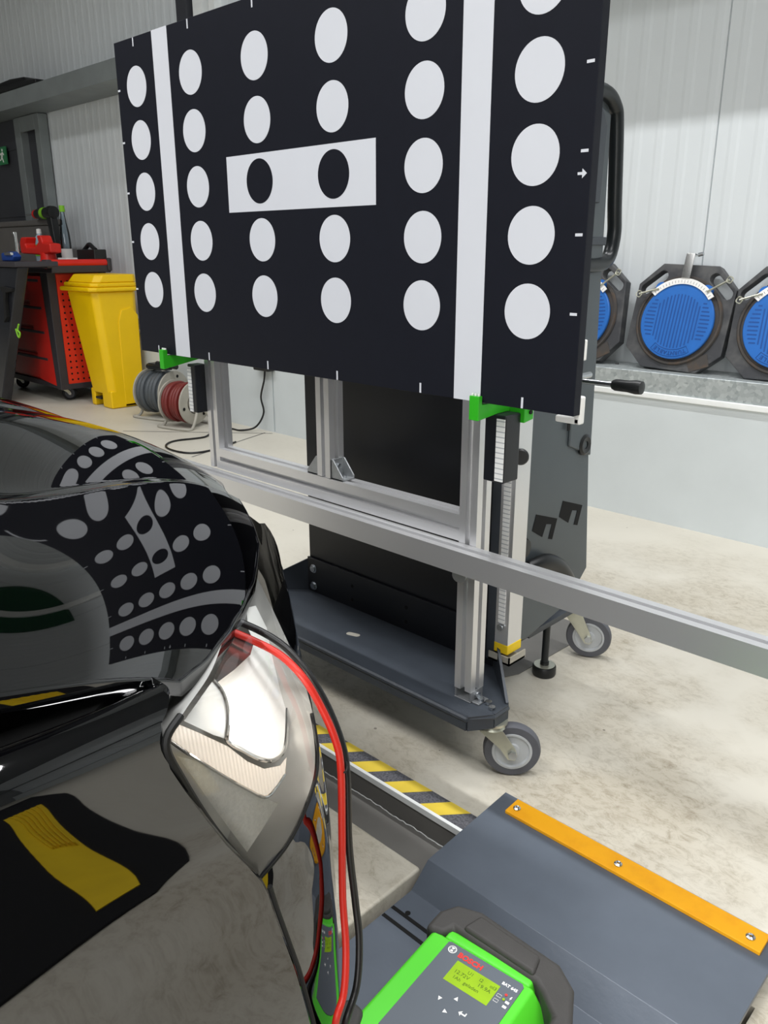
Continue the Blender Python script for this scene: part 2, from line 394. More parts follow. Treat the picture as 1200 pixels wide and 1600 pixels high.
for pl in ([(-7.61, 1.855), (-7.58, 1.86), (-7.59, 1.815), (-7.62, 1.82)], [(-7.62, 1.82), (-7.60, 1.82), (-7.585, 1.80), (-7.575, 1.775), (-7.59, 1.775), (-7.60, 1.795)],
           [(-7.62, 1.82), (-7.605, 1.815), (-7.625, 1.795), (-7.655, 1.79), (-7.655, 1.80), (-7.63, 1.805)], [(-7.61, 1.855), (-7.60, 1.845), (-7.64, 1.835), (-7.65, 1.845)],
           [(-7.58, 1.86), (-7.585, 1.845), (-7.56, 1.83), (-7.555, 1.84)], [(-7.73, 1.775), (-7.68, 1.775), (-7.68, 1.885), (-7.73, 1.885)]):
    rf.prism(pl, 3.2605, 3.2625, 'y')
rf.xf(Matrix.Translation((-.29, 0, .083)))
obj('running_figure', rf, M['white'], sg)
# dark downpipe column and pale trims seen above the board
struct('trim_4', MB().box(-4.98, -4.87, 3.27, 3.37, 2.32, 5.2), M['dark_door'])
struct('trim_5', MB().box(-4.84, -4.74, 3.30, 3.37, 2.32, 5.2).box(-4.70, -4.64, 3.32, 3.37, 2.32, 5.2), M['white_trim'])
struct('trim_7', MB().box(-3.82, -3.72, 3.30, 3.37, 2.32, 5.2).box(-2.82, -2.70, 3.30, 3.37, 2.32, 5.2), M['white_trim'])
struct('trim_6', MB().box(-5.02, -4.985, 3.30, 3.37, 2.32, 5.2), M['white_trim'])
bag = thing('tool_bag', 'black folded tool bag lying on top of the grey steel girder', 'bag', (-7.0, 3.2, 2.315))
obj('bag_body', MB().prism([(-8.6, 2.316), (-6.62, 2.316), (-6.62, 2.345), (-6.9, 2.36), (-7.4, 2.37), (-8.6, 2.36)], 3.06, 3.24, 'y'), M['black_plastic'], bag, bevel=.01)
obj('bag_flap', MB().prism([(-7.42, 2.37), (-6.82, 2.355), (-6.86, 2.39), (-7.12, 2.405), (-7.36, 2.40)], 3.08, 3.22, 'y'), M['black_plastic'], bag, bevel=.01)

# ------------------------------------------------------------------ three wheel-alignment turntables on the ledge
def octo(cx, cz, w, h, c, rot):
    P = [(-w + c, -h), (w - c, -h), (w, -h + c * .9), (w, h - c), (w - c, h), (-w + c, h), (-w, h - c), (-w, -h + c * .9)]
    return [(cx + a * math.cos(rot) - b * math.sin(rot), cz + a * math.sin(rot) + b * math.cos(rot)) for a, b in P]
def with_hole_plate(mb, outer, holes, y0, y1):
    """plate in the XZ plane with holes, extruded in Y (built with a bmesh fill)"""
    bm = bmesh.new(); loops = []
    for lp in [outer] + holes:
        vs = [bm.verts.new((a, y0, b)) for a, b in lp]; loops.append([bm.edges.new((vs[i], vs[(i + 1) % len(vs)])) for i in range(len(vs))])
    bmesh.ops.triangle_fill(bm, edges=[e for l in loops for e in l], use_beauty=True)
    r = bmesh.ops.extrude_face_region(bm, geom=list(bm.faces))
    bmesh.ops.translate(bm, verts=[g for g in r['geom'] if isinstance(g, bmesh.types.BMVert)], vec=(0, y1 - y0, 0))
    bmesh.ops.recalc_face_normals(bm, faces=bm.faces)
    bm.verts.index_update()
    mb.add([tuple(v.co) for v in bm.verts], [tuple(v.index for v in f.verts) for f in bm.faces]); bm.free(); return mb
def slot2(cx, cz, l, r, ang, n=8):
    pts = []
    for k in range(n): a = -PI / 2 + PI * k / (n - 1); pts.append((l / 2 + r * math.cos(a), r * math.sin(a)))
    for k in range(n): a = PI / 2 + PI * k / (n - 1); pts.append((-l / 2 + r * math.cos(a), r * math.sin(a)))
    return [(cx + a * math.cos(ang) - b * math.sin(ang), cz + a * math.sin(ang) + b * math.cos(ang)) for a, b in pts]
def turntable():
    t = thing('turntable_plate', 'whole blue turntable in a black cast plate with upright silver pointer, middle of three', 'turntable', (0, 0, 0), 'wheel alignment turntables on the ledge')
    # local frame: X to the right, Z up, front at -Y; tilted back against the wall afterwards
    s = .20
    pl = MB(); with_hole_plate(pl, octo(0, s + .012, .205, s + .012, .088, 0), [slot2(-.140, s + .146, .085, .021, math.radians(42)), slot2(.140, s + .146, .085, .021, math.radians(-42))], -.022, .022)
    obj('base_plate', pl, M['iron'], t, bevel=.003)
    obj('bearing_ring', MB().lathe([(.0, .0), (.176, 0), (.180, .004), (.176, .010), (.168, .010), (.165, .004), (0, .004)], (0, -.022, s), (0, -1, 0), 56), M['iron_rust'], t, smooth=True)
    d = MB().lathe([(0, .0), (.148, 0), (.152, .003), (.152, .012), (.149, .015), (0, .015)], (0, -.028, s - .005), (0, -1, 0), 64)
    for a in (math.radians(52), math.radians(128)):
        d.cyl((.155 * math.cos(a), -.028, s + .155 * math.sin(a)), (0, -1, 0), .024, .014, 20)
    dsk = obj('disc', d, M['disc_blue'], t, smooth=True)
    g = MB(); yy = -.0432
    for i in range(13):
        x = -.084 + i * .014; h = math.sqrt(max(.106 ** 2 - x * x, .001)); g.prism(slot2(x, s - .005, 2 * h, .0030, PI / 2), yy, yy + .001, 'y')
    for sx in (-1, 1):
        for i in range(10):
            z = -.062 + i * .0155; x1 = math.sqrt(.135 ** 2 - z * z)
            g.prism(slot2(sx * (x1 + .094) / 2, s - .005 + z, max(x1 - .100, .01), .0032, 0), yy, yy + .001, 'y')
    obj('groove', g, M['disc_groove'], dsk, kind='stuff')
    tx = MB()
    for k, ch in enumerate('TURNTABLE'):
        a = math.radians(-62 - k * 7.0)
        # letters stand with their feet outward, so they read upside down from in front
        Mx = Matrix.Translation((.128 * math.cos(a), -.0436, s - .005 + .128 * math.sin(a))) @ Matrix.Rotation(-(a - PI / 2), 4, 'Y') @ Matrix.Rotation(PI / 2, 4, 'X')
        q = text_mb(ch, .021, Mx, 'CENTER', .0008, bold=.0006); tx.add(q.v, q.f)
    obj('lettering', tx, M['disc_groove'], dsk)
    a0, a1 = math.radians(-62 + 7), math.radians(-118 - 7)
    fr = MB(); P = [(.142 * math.cos(a0 + (a1 - a0) * i / 24), s - .005 + .142 * math.sin(a0 + (a1 - a0) * i / 24)) for i in range(25)] + [(.114 * math.cos(a1 + (a0 - a1) * i / 24), s - .005 + .114 * math.sin(a1 + (a0 - a1) * i / 24)) for i in range(25)]
    obj('lettering_border', MB().tube([(p[0], -.0435, p[1]) for p in P], .0012, 6, closed=True), M['disc_groove'], dsk)
    sc = MB(); P = circle2(0, s, .166, 28, math.radians(38), math.radians(142)) + circle2(0, s, .143, 28, math.radians(142), math.radians(38))
    sc.prism(P, -.048, -.044, 'y'); so = obj('angle_scale', sc, M['white'], t, label='white curved angle scale')
    tk = MB()
    for i in range(21):
        a = math.radians(42 + i * 4.8)
        c, sn = math.cos(a), math.sin(a); r0 = .148 if i % 5 else .146
        q = .0007
        tk.add([(r0 * c - q * sn, -.0484, s + r0 * sn + q * c), (r0 * c + q * sn, -.0484, s + r0 * sn - q * c), (.158 * c + q * sn, -.0484, s + .158 * sn - q * c), (.158 * c - q * sn, -.0484, s + .158 * sn + q * c)], [(0, 1, 2, 3)])
    obj('scale_mark', tk, M['iron'], so, kind='stuff')
    pt = MB().box(-.018, .018, -.052, -.048, s + .166, s + .262).box(-.018, .018, -.05, -.012, s + .258, s + .264)
    po = obj('pointer', pt, M['chrome'], t, bevel=.001, label='silver upright pointer')
    obj('pointer_screw', MB().cyl((.022, -.03, s + .262), (1, 0, .3), .008, .02, 12), M['bolt'], po)
    for sx in (-1, 1):
        p = MB().tube([(sx * .100, -.05, s + .118), (sx * .18, -.055, s + .118 + (.05 if sx > 0 else -.028))], .0042, 8)
        e = (sx * .18, -.055, s + .118 + (.05 if sx > 0 else -.028))
        p.tube([(e[0] + .012 * math.cos(a), e[1] + .004 * math.sin(3 * a), e[2] + .012 * math.sin(a)) for a in [2 * PI * i / 14 for i in range(14)]], .0025, 6, closed=True)
        obj('locking_pin', p, M['zinc'], t, smooth=True)
    obj('rating_plate', MB().prism([(.07, s - .150), (.15, s - .118), (.168, s - .165), (.095, s - .197)], -.0245, -.0215, 'y'), M['iron_rust'], t)
    return t
tt = turntable()
lean = math.radians(-13)
tt.location = (-1.485, 3.235, .629); tt.rotation_euler = (lean, math.radians(2), 0)
t2 = dup(tt, (0, 0, 0), 'blue turntable in black cast plate, half hidden behind the dark cart housing'); t2.location = (-1.915, 3.235, .629); t2.rotation_euler = (lean, math.radians(-5), 0)
t3 = dup(tt, (0, 0, 0), 'blue turntable in black cast plate cut off by the photo border'); t3.location = (-1.05, 3.225, .629); t3.rotation_euler = (lean, math.radians(-1), 0)

# ------------------------------------------------------------------ calibration cart with its aluminium frame
cart = thing('calibration_cart', 'dark grey wheeled calibration cart with aluminium profile frame and long cross beam', 'cart', (-1.3, 1.35, 0))
def alu_poly(w, d, slots='lrfb', sw=.012, sd=.013):
    """cross-section of a slotted profile, centred, w along a, d along b"""
    a, b = w / 2, d / 2; h = sw / 2; P = []
    P += [(-a, -b)]
    if 'f' in slots: P += [(-h, -b), (-h, -b + sd), (h, -b + sd), (h, -b)]
    P += [(a, -b)]
    if 'r' in slots: P += [(a, -h), (a - sd, -h), (a - sd, h), (a, h)]
    P += [(a, b)]
    if 'b' in slots: P += [(h, b), (h, b - sd), (-h, b - sd), (-h, b)]
    P += [(-a, b)]
    if 'l' in slots: P += [(-a, h), (-a + sd, h), (-a + sd, -h), (-a, -h)]
    return P
def post(name, cx, cy, z0, z1, w=.045, d=.045, slots='lrfb', parent=cart):
    return obj(name, MB().prism([(cx + a, cy + b) for a, b in alu_poly(w, d, slots)], z0, z1, 'z'), M['alu'], parent)
YF = 1.2575
post('post', -.9565, YF, .19, 1.42); post('post', -1.842, YF, .53, 1.42); post('post', -1.393, YF, .588, 1.42)
for nm, z0, z1 in (('frame_rail', .530, .5865), ('frame_rail', 1.30, 1.355)):
    obj(nm, MB().prism([(YF + a, (z0 + z1) / 2 + b) for a, b in alu_poly(.045, z1 - z0)], -1.8195, -.979, 'x'), M['alu'], cart)
obj('cross_beam', MB().prism([(1.2115 + a, .5035 + b) for a, b in alu_poly(.045, .048, 'b')], -2.35, -.10, 'x'), M['alu'], cart, label='long smooth-faced aluminium cross beam')
# corner brackets at the foot of the middle post
for sx in (-1, 1):
    x0 = -1.393 + sx * .0225
    bk = MB()
    for y0 in (YF - .020, YF + .016): bk.prism([(x0, .587), (x0 + sx * .040, .587), (x0 + sx * .040, .596), (x0 + sx * .008, .634), (x0, .634)], y0, y0 + .004, 'y')
    bk.box(min(x0, x0 + sx * .004), max(x0, x0 + sx * .004), YF - .02, YF + .02, .587, .634).box(min(x0, x0 + sx * .04), max(x0, x0 + sx * .04), YF - .02, YF + .02, .587, .591)
    b_ = obj('corner_bracket', bk, M['cast'], cart, bevel=.0008, seg=1)
    obj('bolt', MB().cyl((x0 + sx * .004, YF, .616), (sx, 0, 0), .007, .006, 6).cyl((x0 + sx * .024, YF, .591), (0, 0, 1), .007, .006, 6), M['bolt'], b_)
# foot and head brackets of the front post
fb = obj('foot_bracket', MB().box(-.979, -.934, 1.235, 1.28, .165, .168).box(-.979, -.974, 1.236, 1.279, .165, .19).box(-.939, -.934, 1.236, 1.279, .165, .19).box(-.934, -.915, 1.24, 1.275, .165, .169), M['alu_dark'], cart, bevel=.001)
for (c, ax) in (((-.934, 1.257, .179), (1, 0, 0)), ((-.922, 1.257, .169), (0, 0, 1)), ((-.905, 1.262, .166), (0, 0, 1)), ((-.887, 1.25, .166), (0, 0, 1))):
    obj('bolt', MB().cyl(c, ax, .0075, .006, 12), M['bolt'], cart)
hb = obj('head_bracket', MB().box(-1.0, -.94, 1.225, 1.24, .472, .479).cyl((-.962, 1.226, .464), (.25, -1, 0), .016, .012, 20).box(-1.005, -.985, 1.215, 1.24, .468, .478), M['cast'], cart, bevel=.001)
# base tray: floor plate, rolled front lip, back flange, slanted side flanges
tray_poly = [(-1.66, 1.408), (-1.0, 1.408), (-.872, 1.285), (-.872, 1.235), (-.905, 1.188), (-1.76, 1.188), (-1.79, 1.285)]
tr = obj('tray', MB().prism(tray_poly, .155, .165, 'z'), M['cart_dark'], cart, bevel=.002)
lip = MB()
edge = [(-1.0, 1.408), (-.872, 1.285), (-.872, 1.235), (-.905, 1.188), (-1.76, 1.188), (-1.79, 1.285), (-1.66, 1.408)]
lip.tube([(x, y, .160) for x, y in edge[1:6]], .007, 8)
lip.box(-1.76, -.905, 1.184, 1.192, .134, .165)
for (x0, y0), (x1, y1) in ((edge[1], edge[2]), (edge[2], edge[3]), (edge[4], edge[5])):
    d = Vector((x1 - x0, y1 - y0, 0)).cross(Vector((0, 0, 1))).normalized() * .004
    lip.add([(x0 - d.x, y0 - d.y, .134), (x1 - d.x, y1 - d.y, .134), (x1 + d.x, y1 + d.y, .134), (x0 + d.x, y0 + d.y, .134), (x0 - d.x, y0 - d.y, .168), (x1 - d.x, y1 - d.y, .168), (x1 + d.x, y1 + d.y, .168), (x0 + d.x, y0 + d.y, .168)],
            [(3, 2, 1, 0), (4, 5, 6, 7), (0, 1, 5, 4), (1, 2, 6, 5), (2, 3, 7, 6), (3, 0, 4, 7)])
obj('tray_lip', lip, M['cart_dark'], tr, smooth=False)
for (xa, ya), (xb, yb) in (((-1.0, 1.408), (-.872, 1.285)), ((-1.66, 1.408), (-1.79, 1.285))):
    sf = MB()
    d = Vector((xb - xa, yb - ya, 0)).cross(Vector((0, 0, 1))).normalized() * .003
    vs = [(xa, ya, .165), (xb, yb, .165), (xb, yb, .172), (xa, ya, .262)]
    sf.add([(p[0] - d.x, p[1] - d.y, p[2]) for p in vs] + [(p[0] + d.x, p[1] + d.y, p[2]) for p in vs], [(0, 1, 2, 3), (7, 6, 5, 4), (0, 4, 5, 1), (1, 5, 6, 2), (2, 6, 7, 3), (3, 7, 4, 0)])
    obj('side_flange', sf, M['cart_dark'], tr)
bf = obj('back_flange', MB().box(-1.66, -1.0, 1.401, 1.408, .165, .268), M['cart_black'], tr, bevel=.0015)
for z in (.185, .238):
    obj('bolt', MB().cyl((-1.633, 1.401, z), (0, -1, 0), .010, .007, 6).cyl((-1.633, 1.401, z), (0, -1, 0), .013, .002, 14), M['bolt'], cart)
for x in (-1.475, -1.275):
    for z in (.19, .23): obj('hole', MB().cyl((x, 1.4008, z), (0, -1, 0), .005, .0006, 12), M['hole'], bf)
obj('hole', MB().prism(slot2(-1.357, 1.29, .022, .008, .3), .1651, .1656, 'z'), M['ivory'], tr, label='pale oval hole in the tray floor')
# sheet-metal housing behind the tray
obj('back_panel', MB().box(-1.66, -1.0, 1.41, 1.425, .13, 1.40), M['cart_black'], cart, bevel=.002)
XS = -.985
side = MB()
outl = [(1.425, .215), (1.425, .50), (1.468, .505), (1.468, 1.41), (1.50, 1.445), (1.67, 1.445), (1.722, 1.415), (1.738, 1.05), (1.75, .62), (1.785, .31), (1.70, .235), (1.52, .20)]
side.prism(outl, XS - .012, XS, 'x')
obj('dark_channel', MB().box(XS - .03, XS - .012, 1.424, 1.475, .50, 1.40), M['cart_black'], cart)
so = obj('side_panel', side, M['cart_grey'], cart, bevel=.004, label='smooth grey sheet metal side')
obj('side_strip', MB().prism([(1.645, .66), (1.748, .62), (1.72, 1.38), (1.65, 1.40)], XS - .001, XS + .006, 'x'), M['cart_grey'], so, bevel=.003)
obj('latch_cover', MB().prism([(1.585, 1.20), (1.688, 1.20), (1.695, 1.355), (1.67, 1.388), (1.585, 1.39)], XS + .002, XS + .014, 'x'), M['cart_dark'], cart, bevel=.003)
obj('side_groove', MB().prism([(1.628, .70), (1.640, .70), (1.648, 1.20), (1.636, 1.20)], XS + .0062, XS + .0072, 'x'), M['hole'], so)
obj('side_clip', MB().box(XS + .001, XS + .010, 1.60, 1.735, 1.112, 1.130), M['cart_dark'], so, bevel=.002)
obj('housing_back', MB().box(-1.66, XS - .012, 1.735, 1.75, .25, .9), M['cart_dark'], cart)
obj('housing_base', MB().box(-1.66, XS - .012, 1.43, 1.74, .19, .20), M['cart_dark'], cart)
for (y, z) in ((1.578, .482), (1.692, .490)):
    ca, sa = math.cos(math.radians(-19)), math.sin(math.radians(-19))
    P = [(0, 0), (.098, .0), (.098, -.052), (.080, -.052), (.080, -.016), (.054, -.018), (.050, -.050), (.0, -.040)]
    obj('hook_slot', MB().prism([(y - .05 + a * ca - b * sa, z + .035 + a * sa + b * ca) for a, b in P], XS + .0002, XS + .0012, 'x'), M['hole'], so)
obj('grommet', MB().lathe([(.010, -.002), (.010, .008), (.020, .010), (.026, .006), (.026, 0)], (XS + .001, 1.716, .652), (1, 0, 0), 24), M['black_plastic'], cart, smooth=True)
hp = cr([(XS + .002, 1.60, 1.420), (XS + .002, 1.69, 1.420), (XS + .002, 1.735, 1.400), (XS + .002, 1.752, 1.36), (XS + .002, 1.772, 1.20), (XS + .002, 1.780, 1.135), (XS + .002, 1.762, 1.085), (XS + .002, 1.715, 1.070), (XS + .002, 1.62, 1.070)], 8)
obj('push_handle', MB().tube(hp, .0165, 14), M['black_tube'], cart, smooth=True, label='black bent tube push handle')
lv = cr([(XS + .012, 1.49, .400), (XS + .022, 1.54, .402), (XS + .024, 1.59, .380), (XS + .024, 1.64, .338), (XS + .018, 1.69, .285)], 8)
obj('pedal_lever', MB().tube(lv, [.013 + .008 * math.sin(PI * i / (len(lv) - 1)) for i in range(len(lv))], 14), M['black_plastic'], cart, smooth=True)
obj('lever_knob', MB().lathe([(0, 0), (.026, 0), (.028, .01), (.022, .022), (0, .024)], (XS, 1.46, .455), (1, 0, 0), 24), M['black_plastic'], cart, smooth=True)
ch = obj('crank_rod', MB().tube([(-.80, 1.32, .873), (-.69, 1.32, .873)], .005, 10).tube([(-.80, 1.32, .873), (-.80, 1.40, .873)], .006, 10), M['bolt'], cart, smooth=True)
obj('crank_grip', MB().lathe([(0, 0), (.008, 0), (.0105, .006), (.0105, .030), (.0125, .045), (.0115, .056), (0, .058)], (-.707, 1.32, .873), (1, 0, 0), 20), M['black_plastic'], ch, smooth=True)
# measuring rail
rail = obj('measuring_rail', MB().prism([(-.958 + a, 1.4 + b) for a, b in alu_poly(.036, .052, 'l', .012, .006)], .245, 1.05, 'z'), M['alu'], cart)
obj('steel_rule', MB().box(-.968, -.951, 1.3715, 1.374, .30, .72), M['rule'], rail)
obj('rule_screw', MB().cyl((-.9595, 1.3715, .292), (0, -1, 0), .0075, .005, 14), M['bolt'], rail)
obj('end_cap', MB().box(-.977, -.939, 1.373, 1.427, .227, .250), M['yellow_cap'], rail, bevel=.0015, label='yellow end cap')
obj('rail_bracket', MB().box(-.986, -.928, 1.366, 1.428, .206, .211).box(-.986, -.928, 1.366, 1.369, .206, .226).box(-.931, -.928, 1.366, 1.43, .206, .226), M['ivory'], rail)
obj('rail_backing', MB().box(-.999, -.976, 1.375, 1.42, .20, 1.05), M['cart_dark'], cart)
obj('clamp_knob', MB().lathe([(.003, .003), (.006, 0), (.016, 0), (.0175, .003), (.0175, .009), (.015, .012), (0, .012)], (-.939, 1.385, .690), (.55, -.83, 0), 24), M['black_plastic'], cart, smooth=True)
# square sliding tubes that carry the board holders
def holder(sx, xc):
    xi = xc
    tb = obj('slide_tube', (MB().box(xc - .024, xc + .024, 1.205, 1.253, .682, .812) if sx > 0 else MB().box(-1.902, -1.867, 1.205, 1.24, .682, .812)), M['cart_black'], cart, bevel=.003)
    if sx > 0: obj('steel_rule', MB().box(xc + .004, xc + .0225, 1.2035, 1.2055, .686, .805), M['rule'], tb)
    else: obj('steel_rule', MB().box(-1.901, -1.884, 1.2035, 1.2055, .684, .805), M['rule'], tb)
    x0, x1 = (xc - .024, xc - .002) if sx > 0 else (xc - .026, xc - .006)
    P = [(1.155, .806), (1.155, .851), (1.166, .851), (1.166, .835), (1.240, .835), (1.282, .843), (1.282, .795), (1.252, .789), (1.252, .812), (1.215, .812)] if sx > 0 else \
        [(1.150, .800), (1.150, .851), (1.164, .851), (1.164, .835), (1.290, .835), (1.290, .822)]
    hk = MB().prism(P, x0, x1, 'x')
    if sx > 0: hk.prism([(1.252, .793), (1.282, .797), (1.282, .83), (1.252, .822)], x1 - .001, xc + .032, 'x')
    h_ = obj('board_holder', hk, M['green'], cart, bevel=.0015, label='green hook holding up the board')
    for k in range(3): obj('screw', MB().cyl((x0 + .004 + .007 * k, 1.160, .851), (0, 0, 1), .0022, .004, 8), M['white'], h_)
    if sx > 0: obj('screw', MB().cyl((xc + .032, 1.27, .812), (1, 0, 0), .004, .003, 10), M['hole'], h_)
holder(1, -.877); holder(-1, -1.921)
obj('corner_guard', MB().box(-.742, -.694, 1.1915, 1.207, .820, .832).box(-.706, -.693, 1.1915, 1.207, .820, .868), M['white'], cart, bevel=.003, label='white plastic corner guard')
obj('edge_guard', MB().box(-.700, -.693, 1.1915, 1.199, .928, .962), M['white'], cart, bevel=.002, label='small white plastic edge guard')
# casters and levelling foot
def caster(x, y, ang, name='caster', label=None, r=.0625, parent=cart, top=.135, dark=False):
    def R(p): return (x + p[0] * math.cos(ang) - p[1] * math.sin(ang), y + p[0] * math.sin(ang) + p[1] * math.cos(ang), p[2])
    Mx = Matrix.Translation((x, y, 0)) @ Matrix.Rotation(ang, 4, 'Z')
    k = r / .0625
    h = obj(name, MB().lathe([(0, top), (.034 * k, top), (.034 * k, top - .006 * k), (.027 * k, top - .010 * k), (.031 * k, top - .016 * k), (.026 * k, top - .021 * k), (0, top - .021 * k)], (0, 0, 0), (0, 0, 1), 28).xf(Mx), M['zinc'], parent, smooth=True)
    fk = MB()
    for sy in (-1, 1):
        pl = [(-.030 * k, top - .016 * k), (.022 * k, top - .016 * k), (.052 * k, r + .012 * k), (.056 * k, r - .006 * k), (.050 * k, r - .016 * k), (.036 * k, r - .014 * k), (.018 * k, r + .012 * k)]
        fk.prism(pl, sy * .021 * k, sy * .024 * k, 'y')
    fk.box(-.03 * k, .022 * k, -.024 * k, .024 * k, top - .019 * k, top - .016 * k)
    obj('fork', fk.xf(Mx), M['zinc'], h, bevel=.0008, seg=1)
    wh = MB().lathe([(r * .62, -.0125 * k), (r * .95, -.0125 * k), (r, -.006 * k), (r, .006 * k), (r * .95, .0125 * k), (r * .62, .0125 * k)], (.045 * k, 0, r), (0, 1, 0), 40).xf(Mx)
    obj('tyre', wh, M['tyre' if dark else 'rubber'], h, smooth=True)
    hu = MB().lathe([(0, -.012 * k), (.016 * k, -.012 * k), (.018 * k, -.008 * k), (r * .58, -.008 * k), (r * .62, -.0135 * k), (r * .70, -.0135 * k), (r * .70, .0135 * k), (r * .62, .0135 * k), (r * .58, .008 * k), (.018 * k, .008 * k), (.016 * k, .012 * k), (0, .012 * k)], (.045 * k, 0, r), (0, 1, 0), 40).xf(Mx)
    obj('hub', hu, M['rubber' if dark else 'wheel_grey'], h, smooth=True)
    obj('axle_bolt', MB().cyl((.045 * k, -.031 * k, r), (0, 1, 0), .010 * k, .062 * k, 6).xf(Mx), M['bolt'], h)
    return h
caster(-.893, 1.262, math.radians(38)); caster(-1.75, 1.25, math.radians(38))
caster(-1.06, 1.87, math.radians(25), top=.155); caster(-1.62, 1.70, math.radians(25), top=.155)
obj('caster_arm', MB().box(-1.09, -1.03, 1.60, 1.90, .155, .175), M['cart_dark'], cart)
ft = obj('levelling_foot', MB().tube([(-1.05, 1.715, .02), (-1.05, 1.715, .20)], .010, 12), M['black_tube'], cart, smooth=True)
obj('foot_pad', MB().lathe([(0, 0), (.030, 0), (.032, .004), (.032, .024), (.030, .028), (.012, .029), (.012, .038), (0, .038)], (-1.05, 1.715, 0), (0, 0, 1), 32), M['black_plastic'], ft, smooth=True)
obj('pad_top', MB().lathe([(0, .0292), (.0285, .0292), (.0285, .0298), (0, .0298)], (-1.05, 1.715, 0), (0, 0, 1), 28), M['zinc'], ft)

# ------------------------------------------------------------------ the calibration board
board = thing('calibration_board', 'large black calibration board with white dots and two white stripes', 'board', (-1.38, 1.18, .838))
BX0, BX1, BZ0, BZ1, BY = -2.070, -.693, .838, 1.595, 1.170
obj('panel', MB().box(BX0, BX1, BY, BY + .020, BZ0, BZ1), M['black_board'], board, bevel=.001)
cols = [-1.978 + .2364 * i for i in range(6)]; rows = [1.487, 1.366, 1.245, 1.124, 1.003]
def flat(mb, poly, y): return mb.prism(poly, y, y + .0006, 'y')
for i in range(6):
    for j in range(5):
        if j == 2 and i in (2, 3): continue
        obj('white_dot', flat(MB(), circle2(cols[i], rows[j], .0455, 44), BY - .0004), M['board_white'], board)
for x0, x1 in ((-1.893, -1.827), (-.949, -.887)): obj('white_stripe', flat(MB(), [(x0, BZ0 + .0004), (x1, BZ0 + .0004), (x1, BZ1), (x0, BZ1)], BY - .0004), M['board_white'], board)
wr = obj('white_rectangle', flat(MB(), [(-1.622, 1.184), (-1.151, 1.184), (-1.151, 1.301), (-1.622, 1.301)], BY - .0004), M['board_white'], board)
for i in (2, 3): obj('black_dot', flat(MB(), circle2(cols[i], rows[2], .0455, 44), BY - .0008), M['black_board'], wr)
tk = MB()
for x in cols:
    for z0, z1 in ((BZ0 + .001, BZ0 + .020), (BZ1 - .020, BZ1 - .001)): flat(tk, [(x - .0022, z0), (x + .0022, z0), (x + .0022, z1), (x - .0022, z1)], BY - .0004)
for z in rows:
    for x0, x1 in ((BX0 + .001, BX0 + .012), (BX1 - .020, BX1 - .007)): flat(tk, [(x0, z - .0022), (x1, z - .0022), (x1, z + .0022), (x0, z + .0022)], BY - .0004)
flat(tk, [(-.716, 1.211), (-.708, 1.211), (-.708, 1.206), (-.700, 1.213), (-.708, 1.220), (-.708, 1.215), (-.716, 1.215)], BY - .0004)
obj('edge_mark', tk, M['board_white'], board)

# ------------------------------------------------------------------ lift platform, hazard tape
lift = thing('lift_platform', 'dark grey folded steel lift platform with yellow end bar', 'lift', (-.52, .5, 0))
pl = [(-1.2, -.012), (.890, -.012), (.936, .028), (1.178, .044), (1.178, .034), (.938, .018), (.896, -.022), (-1.2, -.022)]
obj('platform_plate', MB().prism(pl, -.792, -.245, 'x'), M['plate_dark'], lift, bevel=.001)
bar = obj('stop_bar', MB().prism([(1.127, .0405), (1.170, .0435), (1.170, .0505), (1.127, .0475)], -.757, -.266, 'x'), M['yellow_bar'], lift, bevel=.001, label='orange yellow end bar with three screws')
for x in (-.742, -.522, -.288):
    obj('screw', MB().lathe([(.002, .003), (.0045, .0045), (.0075, .002), (.0075, 0)], (x, 1.146, .0488), (0, 0, 1), 16), M['bolt'], bar)
gs = MB()
for y, a, b in ((.814, -.832, -.45), (.838, -.806, -.45)): gs.box(max(a, -.79), b, y - .0035, y + .0035, -.0125, -.0112)
gs.cyl((-.760, .846, -.0125), (0, 0, 1), .005, .0013, 14)
obj('guide_slot', gs, M['hole'], lift)
tape = thing('hazard_tape', 'grey and yellow striped anti-slip tape along the floor channel edge', 'tape', (-1.2, 1.085, 0))
obj('tape_base', MB().box(-1.75, -.765, CY1 + .001, CY1 + .052, .0, .0009), M['tape_black'], tape)
for k in range(10):
    x = -.8315 - k * .1040 - .1
    obj('yellow_stripe', MB().prism([(x, CY1 + .001), (x + .052, CY1 + .001), (x + .097, CY1 + .052), (x + .045, CY1 + .052)], .0009, .0013, 'z'), M['tape_yellow'], tape)
mat_o = tag(obj('floor_mat', MB().prism([(-1.62, 1.43), (-1.20, 1.43), (-1.097, 1.665), (-1.085, 2.05), (-1.62, 2.05)], .0, .002, 'z'), M['pit']), 'flat dark mat on the floor beneath the cart housing', 'mat')

# ------------------------------------------------------------------ battery charger
chg = thing('battery_charger', 'bright green battery charger with black bumper frame and yellow-green display', 'charger', (-.50, .62, -.012))
MC = Matrix.Translation((-.549, .699, 0)) @ Matrix.Rotation(math.radians(6), 4, 'Z')
ZT = .188
def clog(mb): return mb.xf(MC)
body = MB().prism([(-.028, ZT - .002), (.128, ZT - .002), (.172, .125), (.176, -.010), (-.060, -.010), (-.056, .13)], -.195, .004, 'y')
body.prism([(-.010, ZT - .002), (.122, ZT - .002), (.150, .10), (-.03, .10)], .002, .020, 'y')
obj('casing', clog(body), M['charger_green'], chg, bevel=.004)
frame = MB()
outer = [(-.040, -.004), (-.040, .034), (-.026, .060), (.010, .070), (.140, .056), (.172, .032), (.194, -.02), (.194, -.08), (.170, -.08), (.166, -.02), (.140, .002), (.126, .012), (-.006, .019), (-.012, .003), (-.028, -.002)]
frame.prism(outer, .02, ZT + .004, 'z')
